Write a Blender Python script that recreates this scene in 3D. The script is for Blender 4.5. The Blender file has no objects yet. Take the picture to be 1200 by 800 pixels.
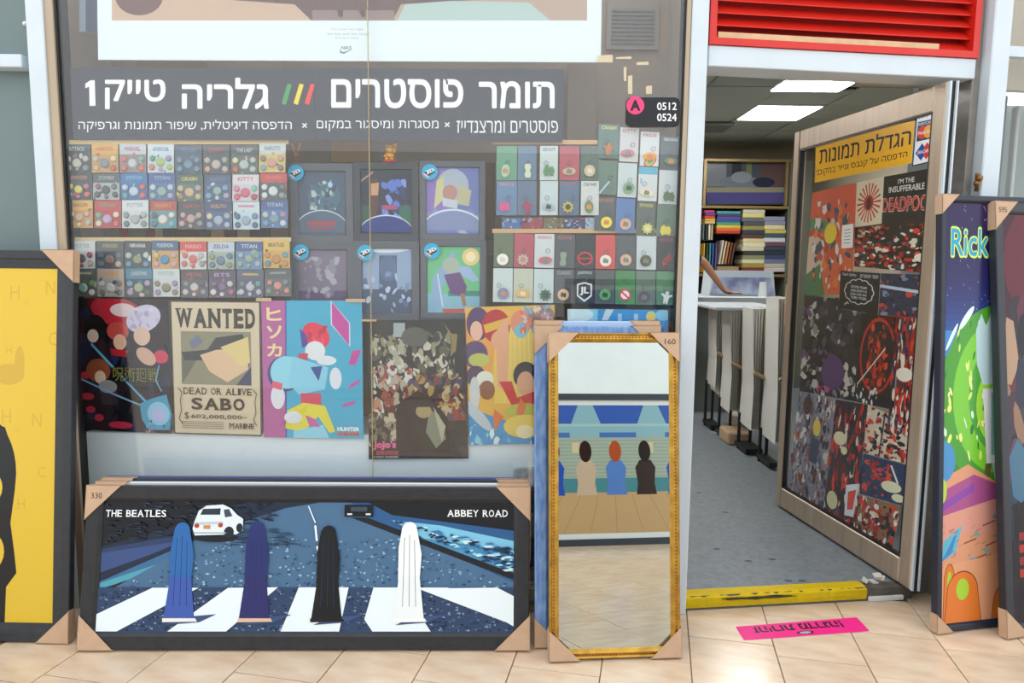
import bpy, bmesh, math, random
from mathutils import Vector, Matrix
from mathutils.geometry import tessellate_polygon
SC = bpy.context.scene
COL = SC.collection
# ---------------------------------------------------------------- camera
F, EYE = 820.0, 1.4
PITCH = math.atan(90/820); ROLL = math.radians(0.6)
cp, sp, cr, sr = math.cos(PITCH), math.sin(PITCH), math.cos(ROLL), math.sin(ROLL)
cam = bpy.data.cameras.new('camera'); cam.sensor_width = 36; cam.lens = F/1200*36
cam.clip_start = 0.05; cam.clip_end = 100
camo = bpy.data.objects.new('camera', cam); COL.objects.link(camo); SC.camera = camo
right = Vector((cr, sr*sp, -sr*cp*-1)); right = Vector((cr, sr*sp, sr*cp))
up = Vector((-sr, cr*sp, cr*cp)); fwd = Vector((0, cp, -sp))
camo.matrix_world = Matrix(((right.x, up.x, -fwd.x, 0), (right.y, up.y, -fwd.y, 0), (right.z, up.z, -fwd.z, EYE), (0, 0, 0, 1)))
# ---------------------------------------------------------------- sky
w = bpy.data.worlds.new('sky'); SC.world = w; w.use_nodes = True
bg = w.node_tree.nodes['Background']; bg.inputs[0].default_value = (0.93, 0.97, 1.0, 1); bg.inputs[1].default_value = 1.9
# ---------------------------------------------------------------- exposure
SC.view_settings.view_transform = 'Standard'; SC.view_settings.look = 'None'
SC.view_settings.exposure = 0.0; SC.view_settings.gamma = 1.0; SC.view_settings.use_curve_mapping = False
SC.cycles.max_bounces = 10; SC.cycles.transparent_max_bounces = 16

# ================================================================ helpers
def ray(px, py):
    x = px-600; y = py-400
    x2 = x*cr+y*sr; y2 = -x*sr+y*cr
    return Vector((x2, F*cp-y2*sp, -(F*sp+y2*cp)))
def onY(px, py, Y):
    d = ray(px, py); return d*(Y/d.y)+Vector((0, 0, EYE))
def onZ(px, py, z=0.0):
    d = ray(px, py); return d*((z-EYE)/d.z)+Vector((0, 0, EYE))
def lin(c):
    if isinstance(c, str):
        c = c.lstrip('#'); c = [int(c[i:i+2], 16)/255 for i in (0, 2, 4)]
    return tuple((v/12.92 if v <= 0.04045 else ((v+0.055)/1.055)**2.4) for v in c[:3])
MATS = {}
def mat(name, col='#808080', rough=0.6, metal=0.0, noise=0.0, nscale=20.0, stretch=(1, 1, 1), bump=0.0, bscale=60.0, vary=0.0, col2=None, spec=0.5, emit=0.0):
    if name in MATS: return MATS[name]
    m = bpy.data.materials.new(name); m.use_nodes = True; nt = m.node_tree; N = nt.nodes; L = nt.links
    b = N['Principled BSDF']; b.inputs['Roughness'].default_value = rough; b.inputs['Metallic'].default_value = metal
    b.inputs['Specular IOR Level'].default_value = spec
    c = lin(col)+(1,)
    b.inputs['Base Color'].default_value = c
    if noise or col2 or bump or vary:
        tc = N.new('ShaderNodeTexCoord'); mp = N.new('ShaderNodeMapping'); L.new(tc.outputs['Object'], mp.inputs[0]); mp.inputs['Scale'].default_value = stretch
        nz = N.new('ShaderNodeTexNoise'); nz.inputs['Scale'].default_value = nscale; nz.inputs['Detail'].default_value = 6; L.new(mp.outputs[0], nz.inputs[0])
        mx = N.new('ShaderNodeMix'); mx.data_type = 'RGBA'
        c2 = lin(col2)+(1,) if col2 else tuple(v*(1-noise) for v in c[:3])+(1,)
        mx.inputs[6].default_value = c; mx.inputs[7].default_value = c2
        rp = N.new('ShaderNodeMapRange'); rp.inputs[1].default_value = 0.35; rp.inputs[2].default_value = 0.65
        L.new(nz.outputs[0], rp.inputs[0]); L.new(rp.outputs[0], mx.inputs[0])
        out = mx.outputs[2]
        if vary:
            oi = N.new('ShaderNodeObjectInfo'); mr = N.new('ShaderNodeMapRange'); mr.inputs[3].default_value = 1-vary; mr.inputs[4].default_value = 1+vary*0.5
            L.new(oi.outputs['Random'], mr.inputs[0]); hs = N.new('ShaderNodeHueSaturation'); L.new(mr.outputs[0], hs.inputs['Value']); L.new(out, hs.inputs['Color']); out = hs.outputs[0]
        L.new(out, b.inputs['Base Color'])
        if bump:
            n2 = N.new('ShaderNodeTexNoise'); n2.inputs['Scale'].default_value = bscale; n2.inputs['Detail'].default_value = 4; L.new(mp.outputs[0], n2.inputs[0])
            bp = N.new('ShaderNodeBump'); bp.inputs['Strength'].default_value = bump; bp.inputs['Distance'].default_value = 0.003; L.new(n2.outputs[0], bp.inputs['Height']); L.new(bp.outputs[0], b.inputs['Normal'])
    if emit:
        b.inputs['Emission Color'].default_value = c; b.inputs['Emission Strength'].default_value = emit
    MATS[name] = m; return m
def print_mat(name, rough, coat=0.0):
    m = bpy.data.materials.new(name); m.use_nodes = True; nt = m.node_tree; b = nt.nodes['Principled BSDF']
    a = nt.nodes.new('ShaderNodeVertexColor'); a.layer_name = 'ink'; nt.links.new(a.outputs[0], b.inputs['Base Color'])
    b.inputs['Roughness'].default_value = rough; b.inputs['Specular IOR Level'].default_value = 0.35
    MATS[name] = m; return m
INK = print_mat('printed_ink', 0.45); GLOSSINK = print_mat('glossy_print', 0.22)
def objcol_mat(name, rough):
    m = bpy.data.materials.new(name); m.use_nodes = True; nt = m.node_tree; b = nt.nodes['Principled BSDF']
    a = nt.nodes.new('ShaderNodeObjectInfo'); nt.links.new(a.outputs['Color'], b.inputs['Base Color']); b.inputs['Roughness'].default_value = rough
    return m
OBJC = objcol_mat('enamel', 0.25); OBJM = objcol_mat('matt_paint', 0.6)
def glass_mat(name, refl, tint=(1, 1, 1), rough=0.0):
    m = bpy.data.materials.new(name); m.use_nodes = True; nt = m.node_tree; N = nt.nodes; L = nt.links
    N.remove(N['Principled BSDF']); out = N['Material Output']
    tr = N.new('ShaderNodeBsdfTransparent'); tr.inputs[0].default_value = tint+(1,)
    gl = N.new('ShaderNodeBsdfGlossy'); gl.inputs['Roughness'].default_value = rough
    lw = N.new('ShaderNodeLayerWeight'); lw.inputs[0].default_value = 0.5
    pw = N.new('ShaderNodeMath'); pw.operation = 'POWER'; pw.inputs[1].default_value = 4; L.new(lw.outputs['Facing'], pw.inputs[0])
    ma = N.new('ShaderNodeMath'); ma.operation = 'MULTIPLY_ADD'; ma.inputs[1].default_value = 0.8; ma.inputs[2].default_value = refl; L.new(pw.outputs[0], ma.inputs[0])
    mx = N.new('ShaderNodeMixShader'); L.new(ma.outputs[0], mx.inputs[0]); L.new(tr.outputs[0], mx.inputs[1]); L.new(gl.outputs[0], mx.inputs[2]); L.new(mx.outputs[0], out.inputs[0])
    return m
GLASS = glass_mat('shop_window_glass', 0.055); DGLASS = glass_mat('door_glass', 0.03); PLEXI = glass_mat('plastic_sheet', 0.12, (0.9, 0.92, 0.97), 0.15)
WHITE = mat('white_paint', '#CDD8E0', 0.45, noise=0.05, nscale=6, bump=0.15)
TAN = mat('anodised_tan', '#B6A48E', 0.4, 0.3, noise=0.12, nscale=8, stretch=(1, 1, .2))
BLACKWOOD = mat('black_grained_wood', '#24262B', 0.5, noise=0.35, nscale=30, stretch=(1, 1, 1), bump=0.3, bscale=90)
GREYFR = mat('grey_frame', '#5A6069', 0.45, noise=0.1)
DKFR = mat('charcoal_frame', '#3A3F49', 0.45, noise=0.1)
CARD = mat('cardboard', '#C4A386', 0.75, noise=0.08, nscale=25, bump=0.1)
BLACK = mat('black_rubber', '#101113', 0.5)
GOLD = mat('gold_leaf', '#C2983E', 0.33, 0.75, noise=0.35, nscale=25)
DENIM = mat('blue_denim_wood', '#5C82BE', 0.55, col2='#86A6D4', nscale=60, stretch=(1, 1, .3))
MIRROR = mat('silver_mirror', '#DCE4E2', 0.0, 1.0)
RED = mat('red_enamel', '#D2261A', 0.35, noise=0.12, nscale=5, bump=0.1)

def link(o, parent=None):
    COL.objects.link(o)
    if parent: o.parent = parent
    return o
def tag(o, label=None, cat=None, group=None, kind=None):
    if label: o['label'] = label
    if cat: o['category'] = cat
    if group: o['group'] = group
    if kind: o['kind'] = kind
    return o
def empty(name, M=None, loc=None):
    o = bpy.data.objects.new(name, None); o.empty_display_size = .05; link(o)
    if M is not None: o.matrix_world = M
    if loc is not None: o.location = loc
    return o
def mkobj(name, bm, m, parent=None, smooth=False):
    me = bpy.data.meshes.new(name); bm.to_mesh(me); bm.free()
    if smooth:
        for p in me.polygons: p.use_smooth = True
    me.materials.append(m); o = bpy.data.objects.new(name, me); link(o, parent); return o
def B(): return bmesh.new()
def box(bm, lo, hi, M=None):
    vs = []
    for z in (lo[2], hi[2]):
        for x, y in ((lo[0], lo[1]), (hi[0], lo[1]), (hi[0], hi[1]), (lo[0], hi[1])):
            p = Vector((x, y, z)); vs.append(bm.verts.new(M @ p if M else p))
    for f in ((3, 2, 1, 0), (4, 5, 6, 7), (0, 1, 5, 4), (1, 2, 6, 5), (2, 3, 7, 6), (3, 0, 4, 7)): bm.faces.new([vs[i] for i in f])
def bevel(bm, w=.002, seg=1):
    bmesh.ops.bevel(bm, geom=bm.edges[:], offset=w, segments=seg, affect='EDGES', clamp_overlap=True)
def tube(bm, a, b, r, n=10, r2=None):
    a = Vector(a); b = Vector(b); d = b-a
    M = Matrix.Translation((a+b)/2) @ d.to_track_quat('Z', 'Y').to_matrix().to_4x4()
    bmesh.ops.create_cone(bm, cap_ends=True, segments=n, radius1=r, radius2=r if r2 is None else r2, depth=d.length, matrix=M)
def sphere(bm, c, r, sc=(1, 1, 1), n=12):
    bmesh.ops.create_uvsphere(bm, u_segments=n, v_segments=max(6, n//2+2), radius=r, matrix=Matrix.Translation(c) @ Matrix.Diagonal((*sc, 1)))
def prism(bm, pts, y0, y1):
    n = len(pts); a = [bm.verts.new((p[0], y0, p[1])) for p in pts]; b = [bm.verts.new((p[0], y1, p[1])) for p in pts]
    bm.faces.new(a); bm.faces.new(b[::-1])
    for i in range(n): bm.faces.new((a[i], b[i], b[(i+1) % n], a[(i+1) % n]))
def worldbox(name, lo, hi, m, bev=0, **k):
    lo = Vector(lo); hi = Vector(hi); c = (lo+hi)/2; c.z = lo.z
    bm = B(); box(bm, lo-c, hi-c)
    if bev: bevel(bm, bev)
    o = mkobj(name, bm, m); o.location = c; tag(o, **k); return o

class Plane:                      # local x = U, local y = back, local z = V
    def __init__(s, O, U, back, V):
        s.O = Vector(O); s.U = Vector(U).normalized(); s.K = Vector(back).normalized(); s.V = Vector(V).normalized()
        s.M = Matrix(((s.U.x, s.K.x, s.V.x, s.O.x), (s.U.y, s.K.y, s.V.y, s.O.y), (s.U.z, s.K.z, s.V.z, s.O.z), (0, 0, 0, 1)))
    def px(s, x, y, dy=0.0):
        d = ray(x, y); C = Vector((0, 0, EYE)); O = s.O+s.K*dy
        t = (O-C).dot(s.K)/d.dot(s.K); P = C+d*t-s.O
        return (P.dot(s.U), P.dot(s.V))
def wplane(x, y, Y):              # frontal plane with its origin under the pixel
    return Plane(onY(x, y, Y), (1, 0, 0), (0, 1, 0), (0, 0, 1))

TCACHE = {}
def glyphs(s, bold):
    key = (s, bold)
    if key in TCACHE: return TCACHE[key]
    c = bpy.data.curves.new('lettering', 'FONT'); c.body = s; c.resolution_u = 3; c.fill_mode = 'NONE'
    o = bpy.data.objects.new('lettering', c); COL.objects.link(o)
    dg = bpy.context.evaluated_depsgraph_get(); dg.update(); me = o.evaluated_get(dg).to_mesh()
    v0 = [(v.co.x, v.co.y) for v in me.vertices]; nb = {}
    for e in me.edges:
        a, b = e.vertices; nb.setdefault(a, []).append(b); nb.setdefault(b, []).append(a)
    seen = set(); loops = []
    for i in range(len(v0)):
        if i in seen or len(nb.get(i, ())) != 2: continue
        L = [i]; seen.add(i); p, n = i, max(nb[i]) if i+1 not in nb[i] else i+1
        while n != i and n not in seen:
            L.append(n); seen.add(n); k = [q for q in nb[n] if q != p]; p, n = n, (k[0] if k else i)
        if len(L) > 2: loops.append(L)
    def area(L): return sum(v0[L[k-1]][0]*v0[L[k]][1]-v0[L[k]][0]*v0[L[k-1]][1] for k in range(len(L)))/2
    def inside(pt, L):
        r = False
        for k in range(len(L)):
            (xa, ya), (xb, yb) = v0[L[k-1]], v0[L[k]]
            if (ya > pt[1]) != (yb > pt[1]) and pt[0] < (xb-xa)*(pt[1]-ya)/(yb-ya)+xa: r = not r
        return r
    ar = [area(L) for L in loops]; sg = 1 if ar[max(range(len(ar)), key=lambda k: abs(ar[k]))] > 0 else -1; fs = []
    for L, a in zip(loops, ar):
        if any(a*b < 0 and abs(b) > abs(a) and inside(v0[L[0]], H) for H, b in zip(loops, ar)): continue
        hs = [H for H, b in zip(loops, ar) if a*b < 0 and abs(b) < abs(a) and inside(v0[H[0]], L)]
        flat = L+[v for H in hs for v in H]
        for t in tessellate_polygon([[Vector((*v0[v], 0)) for v in K] for K in [L]+hs]): fs.append(tuple(flat[v] for v in t))
    bpy.data.objects.remove(o); bpy.data.curves.remove(c)
    n_ = 8 if bold > .02 else 5; sh = [(0, 0)] if bold < .009 else [(bold*math.cos(t*2*math.pi/n_+.3), bold*math.sin(t*2*math.pi/n_+.3)) for t in range(n_)]
    x0 = min(v[0] for v in v0)-bold; x1 = max(v[0] for v in v0)+bold; y0 = min(v[1] for v in v0)-bold; y1 = max(v[1] for v in v0)+bold
    TCACHE[key] = ([[((x+a-x0)/(x1-x0), (y1-y-b)/(y1-y0)) for x, y in v0] for a, b in sh], fs); return TCACHE[key]

class Art:
    """flat print: coloured polygons a hair apart; points are given through a mapping into the plane of the sheet"""
    def __init__(s, plane, dy=0.0, step=2e-5):
        s.p = plane; s.dy = dy; s.n = 0; s.step = step; s.v = []; s.f = []; s.c = []; s.map = lambda x, y: plane.px(x, y, dy); s.clip = None; s.mute = 0.0; s.dens = 1.0
    def use(s, q=None):
        s.clip = None
        if q is None: s.map = lambda x, y: s.p.px(x, y, s.dy); return s
        s.clip = (0, 0, 1, 1)
        if len(q) == 4 and not isinstance(q[0], (tuple, list)): q = [(q[0], q[1]), (q[2], q[1]), (q[2], q[3]), (q[0], q[3])]
        L = [Vector(s.p.px(a, b, s.dy)) for a, b in q]
        s.map = lambda u, v: tuple((L[0]*(1-u)+L[1]*u)*(1-v)+(L[3]*(1-u)+L[2]*u)*v)
        return s
    def col(s, c):
        c = lin(c); m = s.mute; g = (.27, .31, .34); return tuple(a*(1-m)+b*m for a, b in zip(c, g))
    def local(s, x0, z0, x1, z1):     # metres
        s.clip = (0, 0, 1, 1)
        s.map = lambda u, v: (x0+(x1-x0)*u, z1+(z0-z1)*v); return s
    def poly(s, pts, c):
        if s.clip:
            for ax, lim, sg in ((0, s.clip[0], 1), (0, s.clip[2], -1), (1, s.clip[1], 1), (1, s.clip[3], -1)):
                out = []
                for k in range(len(pts)):
                    p, q = pts[k-1], pts[k]; dp = (p[ax]-lim)*sg; dq = (q[ax]-lim)*sg
                    if (dp < 0) != (dq < 0):
                        t = dp/(dp-dq); out.append((p[0]+(q[0]-p[0])*t, p[1]+(q[1]-p[1])*t))
                    if dq >= 0: out.append(q)
                pts = out
                if len(pts) < 3: return s
        i0 = len(s.v); y = s.dy-s.step*s.n; s.n += 1
        for q in pts:
            a = s.map(*q); s.v.append((a[0], y, a[1]))
        s.f.append(tuple(range(i0, i0+len(pts)))); s.c.append(s.col(c)); return s
    def rect(s, x0, y0, x1, y1, c): return s.poly([(x0, y0), (x1, y0), (x1, y1), (x0, y1)], c)
    def ell(s, cx, cy, rx, ry, c, rot=0, n=20, a0=0, a1=360):
        P = []; full = a1-a0 >= 360; r = math.radians(rot)
        for i in range(n if full else n+1):
            t = math.radians(a0+(a1-a0)*i/n); x = rx*math.cos(t); y = ry*math.sin(t)
            P.append((cx+x*math.cos(r)-y*math.sin(r), cy+x*math.sin(r)+y*math.cos(r)))
        return s.poly(P, c)
    def line(s, pts, w, c):
        for (x0, y0), (x1, y1) in zip(pts, pts[1:]):
            l = math.hypot(x1-x0, y1-y0) or 1; nx = -(y1-y0)/l*w/2; ny = (x1-x0)/l*w/2
            s.poly([(x0+nx, y0+ny), (x1+nx, y1+ny), (x1-nx, y1-ny), (x0-nx, y0-ny)], c)
        return s
    def text(s, t, x0, y0, x1, y1, c, bold=0.0, q=None, flip=False):
        cps, fs = glyphs(t, bold); cc = s.col(c)
        q = q or [(x0, y0), (x1, y0), (x1, y1), (x0, y1)]
        for vs in cps:
            i0 = len(s.v); y = s.dy-s.step*s.n; s.n += 1
            for u, v in vs:
                if flip: u, v = 1-u, 1-v
                X = (q[0][0]*(1-u)+q[1][0]*u)*(1-v)+(q[3][0]*(1-u)+q[2][0]*u)*v
                Y = (q[0][1]*(1-u)+q[1][1]*u)*(1-v)+(q[3][1]*(1-u)+q[2][1]*u)*v
                a = s.map(X, Y); s.v.append((a[0], y, a[1]))
            for f in fs: s.f.append(tuple(i+i0 for i in f)); s.c.append(cc)
        return s
    def collage(s, pal, n, seed, r0=.05, r1=.16, box=(0, 0, 1, 1), asp=1.0):
        R = random.Random(seed); x0, y0, x1, y1 = box; n = int(n*s.dens); r0 *= s.dens**-.5*1.15; r1 *= s.dens**-.5*1.15
        for i in range(n):
            cx = R.uniform(x0, x1); cy = R.uniform(y0, y1); k = R.randint(5, 9); r = R.uniform(r0, r1)*(1-.5*i/n)
            el = R.uniform(.35, 1); th = R.uniform(0, math.pi); P = []
            for j in range(k):
                t = 2*math.pi*j/k; q = r*R.uniform(.65, 1.15); x = q*math.cos(t); y = q*el*math.sin(t)
                X = cx+(x*math.cos(th)-y*math.sin(th))*asp; Y = cy+x*math.sin(th)+y*math.cos(th)
                P.append((min(x1, max(x0, X)), min(y1, max(y0, Y))))
            s.poly(P, R.choice(pal))
        return s
    def build(s, name, parent, m=None, thick=0.0, outline=None):
        me = bpy.data.meshes.new(name); me.from_pydata(s.v, [], s.f)
        a = me.color_attributes.new('ink', 'FLOAT_COLOR', 'CORNER'); i = 0
        for p, c in zip(me.polygons, s.c):
            for _ in range(p.loop_total): a.data[i].color = (*c, 1); i += 1
        me.materials.append(m or INK); o = bpy.data.objects.new(name, me); link(o, parent); return o
    def sheet(s, name, parent, q, m, t=.0015):       # the paper or board itself behind the print
        L = [s.map(*p) for p in q]; bm = B(); prism(bm, L, s.dy+.0002, s.dy+.0002+t); return mkobj(name, bm, m, parent)
PAPER = mat('white_paper', '#E9EBEA', 0.6)

# ================================================================ structure
GY = 2.72                                   # shop window plane
FD = Vector((0.984, 0.127, 0)).normalized() # direction of the door front
FO = Vector((0.705, 2.737, 0))
FP = Plane(FO, FD, (-FD.y, FD.x, 0), (0, 0, 1))
S = dict(kind='structure')
# floor tiles of the passage
fl = tag(empty('floor', loc=(0, 0, 0)), kind='structure')
bm = B(); box(bm, (-4, -2.4, -.03), (4.2, 2.9, -.0045)); mkobj('mortar_bed', bm, mat('grout', '#7A6A58', .9), fl)
PAVE = mat('far_paving', '#CDB69B', .3, noise=.1, nscale=3)
bm = B(); box(bm, (2.62, -2.4, -.004), (7, 2.9, -.0015)); box(bm, (-7, -2.4, -.004), (-2.02, 2.9, -.0015)); box(bm, (-2.02, -2.4, -.0042), (2.62, -1.78, -.0015)); mkobj('far_paving', bm, PAVE, fl)
TILE = mat('beige_stone_tile', '#DDC7AE', 0.2, noise=.1, nscale=6, col2='#CFB194', vary=.07, stretch=(1, 2.5, 1))
th = math.radians(-11.7); ex = Vector((math.cos(th), math.sin(th), 0)); ey = Vector((-math.sin(th), math.cos(th), 0))
o0 = onZ(917, 790); TS = abs((onZ(1023, 790)-onZ(917, 790)).dot(ex))
bm = B(); box(bm, (.002, .002, -.012), (TS-.002, TS-.002, 0)); bevel(bm, .001)
tm = bpy.data.meshes.new('tile'); bm.to_mesh(tm); bm.free(); tm.materials.append(TILE)
R = random.Random(4); nt = 0
for i in range(-13, 9):
    st = R.choice([0, .5, .2, .7]) * TS
    if i == 0: st = (onZ(970, 775)-o0).dot(ey)
    if i == -1: st = (onZ(860, 751)-o0).dot(ey)
    for j in range(-16, 5):
        c = o0+ex*(i*TS)+ey*(j*TS+st); m_ = c+ex*TS/2+ey*TS/2
        lim = 2.93 if m_.x < .7 else 2.9
        if not (-2.0 < m_.x < 2.6 and -1.75 < m_.y < lim) or nt > 295: continue
        t = bpy.data.objects.new('tile', tm); link(t, fl); t.location = (c.x, c.y, R.uniform(-.0006, .0006)); t.rotation_euler.z = th; nt += 1
# opposite side of the passage, behind the camera
worldbox('wall_opposite', (-5, -2.45, 0), (5.5, -2.3, 2.6), mat('white_render', '#EEF2F2', .7, noise=.04, nscale=4), **S)
# left neighbour shutter
g = mat('grey_green_panel', '#6E7F80', .5, noise=.1, nscale=3)
worldbox('wall_left', (-3.6, 2.76, 0), (onY(29, 0, 2.7).x+.02, 2.86, 3.0), g, **S)
a = onY(-60, 66, 2.74); b = onY(34, 82, 2.74); worldbox('trim_1', (a.x, 2.7, b.z), (b.x, 2.77, a.z), WHITE, .003, **S)
bm = B(); sphere(bm, (0, 0, 0), .011); o = mkobj('lock_cap', bm, mat('steel', '#C9CDD0', .3, .8), None, True); o.location = onY(30, 28, 2.755); tag(o, 'small round metal lock cap on the grey shutter edge by the white post', 'lock')
# posts and window frame
def post(name, pxa, pxb, y, Y0, Y1, m, z0=0, z1=3.0):
    a = onY(pxa, y, Y0).x; b = onY(pxb, y, Y0).x; return worldbox(name, (a, Y0, z0), (b, Y1, z1), m, .003, **S)
post('trim_2', 45, 64.5, 267, 2.69, 2.84, WHITE)
post('trim_3', 64.3, 76, 267, 2.70, 2.8, TAN)
post('trim_4', 76, 80, 267, 2.712, 2.79, BLACK)
post('trim_5', 798, 803.5, 220, 2.70, 2.8, TAN)
post('trim_6', 795.5, 797.5, 220, 2.712, 2.79, BLACK)
a = onY(803.5, 240, 2.69).x
bm = B(); box(bm, (0, 0, 0), (.062, .14, 3.0)); bevel(bm, .004); o = mkobj('trim_7', bm, WHITE); o.location = (a, 2.692, 0); tag(o, **S)
wx0 = onY(78, 267, GY).x; wx1 = onY(797, 220, GY).x
sx = onY(434, 300, GY).x
win = tag(empty('window_1', loc=((wx0+wx1)/2, GY, 0)), kind='structure')
for x0, x1 in ((wx0, sx-.0015), (sx+.0015, wx1)):
    bm = B(); box(bm, (x0-(wx0+wx1)/2, 0, .02), (x1-(wx0+wx1)/2, .006, 3.0)); mkobj('pane', bm, GLASS, win)
bm = B(); box(bm, (sx-.0012-(wx0+wx1)/2, -.001, .02), (sx+.0012-(wx0+wx1)/2, .007, 3.0)); mkobj('silicone_joint', bm, mat('sealant', '#B9A67C', .5), win)
# window display box
WOODB = mat('brown_display_board', '#A08C76', .7, nscale=3, stretch=(.5, 1, 1.2), col2='#86766A')
worldbox('wall_display_back', (wx0-.05, 3.12, .4), (.70, 3.16, 3.0), WOODB, **S)
worldbox('wall_display_side', (.655, 2.84, 0), (.70, 3.12, 3.0), mat('beige_side', '#A89B8B', .7, noise=.1), **S)
worldbox('wall_display_left', (wx0-.06, 2.84, 0), (wx0-.02, 3.12, 3.0), mat('beige_side', '#A89B8B'), **S)
zs = onY(300, 508, 2.75).z; zb = onY(300, 556, 2.75).z
o = worldbox('display_plinth', (wx0, 2.752, .12), (.63, 3.11, zs), mat('white_laminate', '#DDEBF0', .35, noise=.03), .004); tag(o, 'white laminate display plinth along the bottom of the shop window', 'plinth')
worldbox('trim_8', (wx0-.02, 2.705, 0), (wx1+.02, 2.75, .10), TAN, .003, **S)
# lintel and door surround (on the door front plane)
def fbox(name, x0, x1, d0, d1, z0, z1, m, bev=.003, parent=None, **k):
    bm = B(); box(bm, (x0, d0, z0), (x1, d1, z1)); 
    if bev: bevel(bm, bev)
    o = mkobj(name, bm, m, parent)
    if parent is None: o.matrix_world = FP.M; tag(o, **k)
    return o
zt = FP.px(990, 62)[1]; zl = FP.px(990, 86)[1]; xr = FP.px(1140, 90)[0]
fbox('trim_9', .02, xr, -.012, .12, zl, zt, WHITE, **S)
fbox('trim_10', xr+.0, FP.px(1153, 40)[0], .0, .12, 0, 3.0, mat('grey_jamb', '#8D8883', .4, .3, noise=.15), **S)
fbox('trim_11', FP.px(1153, 40)[0], FP.px(1174, 40)[0], -.05, .10, 0, 3.0, WHITE, .004, **S)
# red louvre
lv = empty('louvre_vent', FP.M); tag(lv, 'red painted metal louvre vent above the shop doorway', 'vent')
z0 = zt+.001; z1 = z0+.36; x0, x1 = .018, FP.px(1143, 60)[0]; fw = FP.px(843, 20)[0]-FP.px(835, 20)[0]
bm = B(); d0, d1 = -.02, .07
box(bm, (x0, d0, z0), (x1, d1, z0+.025)); box(bm, (x0, d0, z1-.025), (x1, d1, z1)); box(bm, (x0, d0, z0+.025), (x0+fw, d1, z1-.025)); box(bm, (x1-fw, d0, z0+.025), (x1, d1, z1-.025))
mkobj('frame', bm, RED, lv)
for k in range(7):
    zc = z0+.048+k*.045; bm = B(); box(bm, (x0+fw, -.027, -.0025), (x1-fw, .027, .0025), Matrix.Translation((0, .018, zc)) @ Matrix.Rotation(math.radians(46), 4, 'X')); bevel(bm, .0015)
    mkobj('slat', bm, RED, lv)
bm = B(); box(bm, (x0+fw, .055, z0+.02), (x1-fw, .062, z1-.02)); mkobj('backing', bm, mat('dark_red', '#A31C14', .6), lv)
bm = B(); box(bm, (x0+fw+.01, -.012, z0+.025), (x1-fw-.14, -.006, z0+.048)); o = mkobj('wooden_strip', bm, mat('raw_pine', '#D9B58C', .7, noise=.15), lv); o['label'] = 'pale wooden strip wedged behind bottom slat'
fbox('wall_above_door', .018, 1.25, .07, .12, z1, 3.0, WHITE, **S)
# right window beyond the post
RWO = FP.M @ Vector((FP.px(1174, 40)[0], .02, 0))
rw = tag(empty('window_2', Matrix.Translation(RWO) @ Matrix.Rotation(math.atan2(.127, .984), 4, 'Z')), kind='structure')
bm = B(); box(bm, (0, 0, 0), (1.2, .006, 3.0)); mkobj('pane', bm, GLASS, rw)
bm = B(); box(bm, (0, -.01, 2.25), (1.2, .03, 2.29)); mkobj('transom', bm, WHITE, rw)
worldbox('wall_right_display', (RWO.x, 3.45, 0), (RWO.x+1.5, 3.5, 3.0), mat('pale_grey_board', '#7F8E8C', .6, noise=.15, nscale=2), **S)
def pbox(name, x0, y0, x1, y1, Y, d, m, lab, cat, z0=None):
    a = onY(x0, y1, Y); b = onY(x1, y0, Y); o = worldbox(name, (a.x, Y, a.z if z0 is None else z0), (b.x, Y+d, b.z), m, .004); tag(o, lab, cat); return o
pbox('lightbox', 1181, 92, 1250, 121, 3.38, .05, mat('lightbox_face', '#F2FAFC', .4, emit=1.4), 'white glowing light box seen through the right hand window', 'light box')
pbox('display_board', 1184, 124, 1197, 225, 3.30, .04, mat('cream_board', '#B4BDB4', .6), 'pale narrow board standing in the right hand window', 'board', 0)
pbox('dark_cabinet', 1163, 112, 1182, 225, 3.30, .06, mat('dark_box', '#3A4650', .6), 'dark narrow cabinet left of the pale board in right hand window', 'cabinet', 0)
# ceiling hook / cable bolt on post
o = None
bm = B(); tube(bm, (0, 0, 0), (0, 0, .07), .008, 8); sphere(bm, (.004, -.006, .05), .014, n=8); sphere(bm, (-.004, -.004, .03), .012, n=8); o = mkobj('brass_latch', bm, mat('old_brass', '#8A6238', .4, .7), None, True); o.location = onY(1144, 224, 2.83); tag(o, 'small worn brass latch on white post above the tall framed posters', 'latch')

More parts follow.
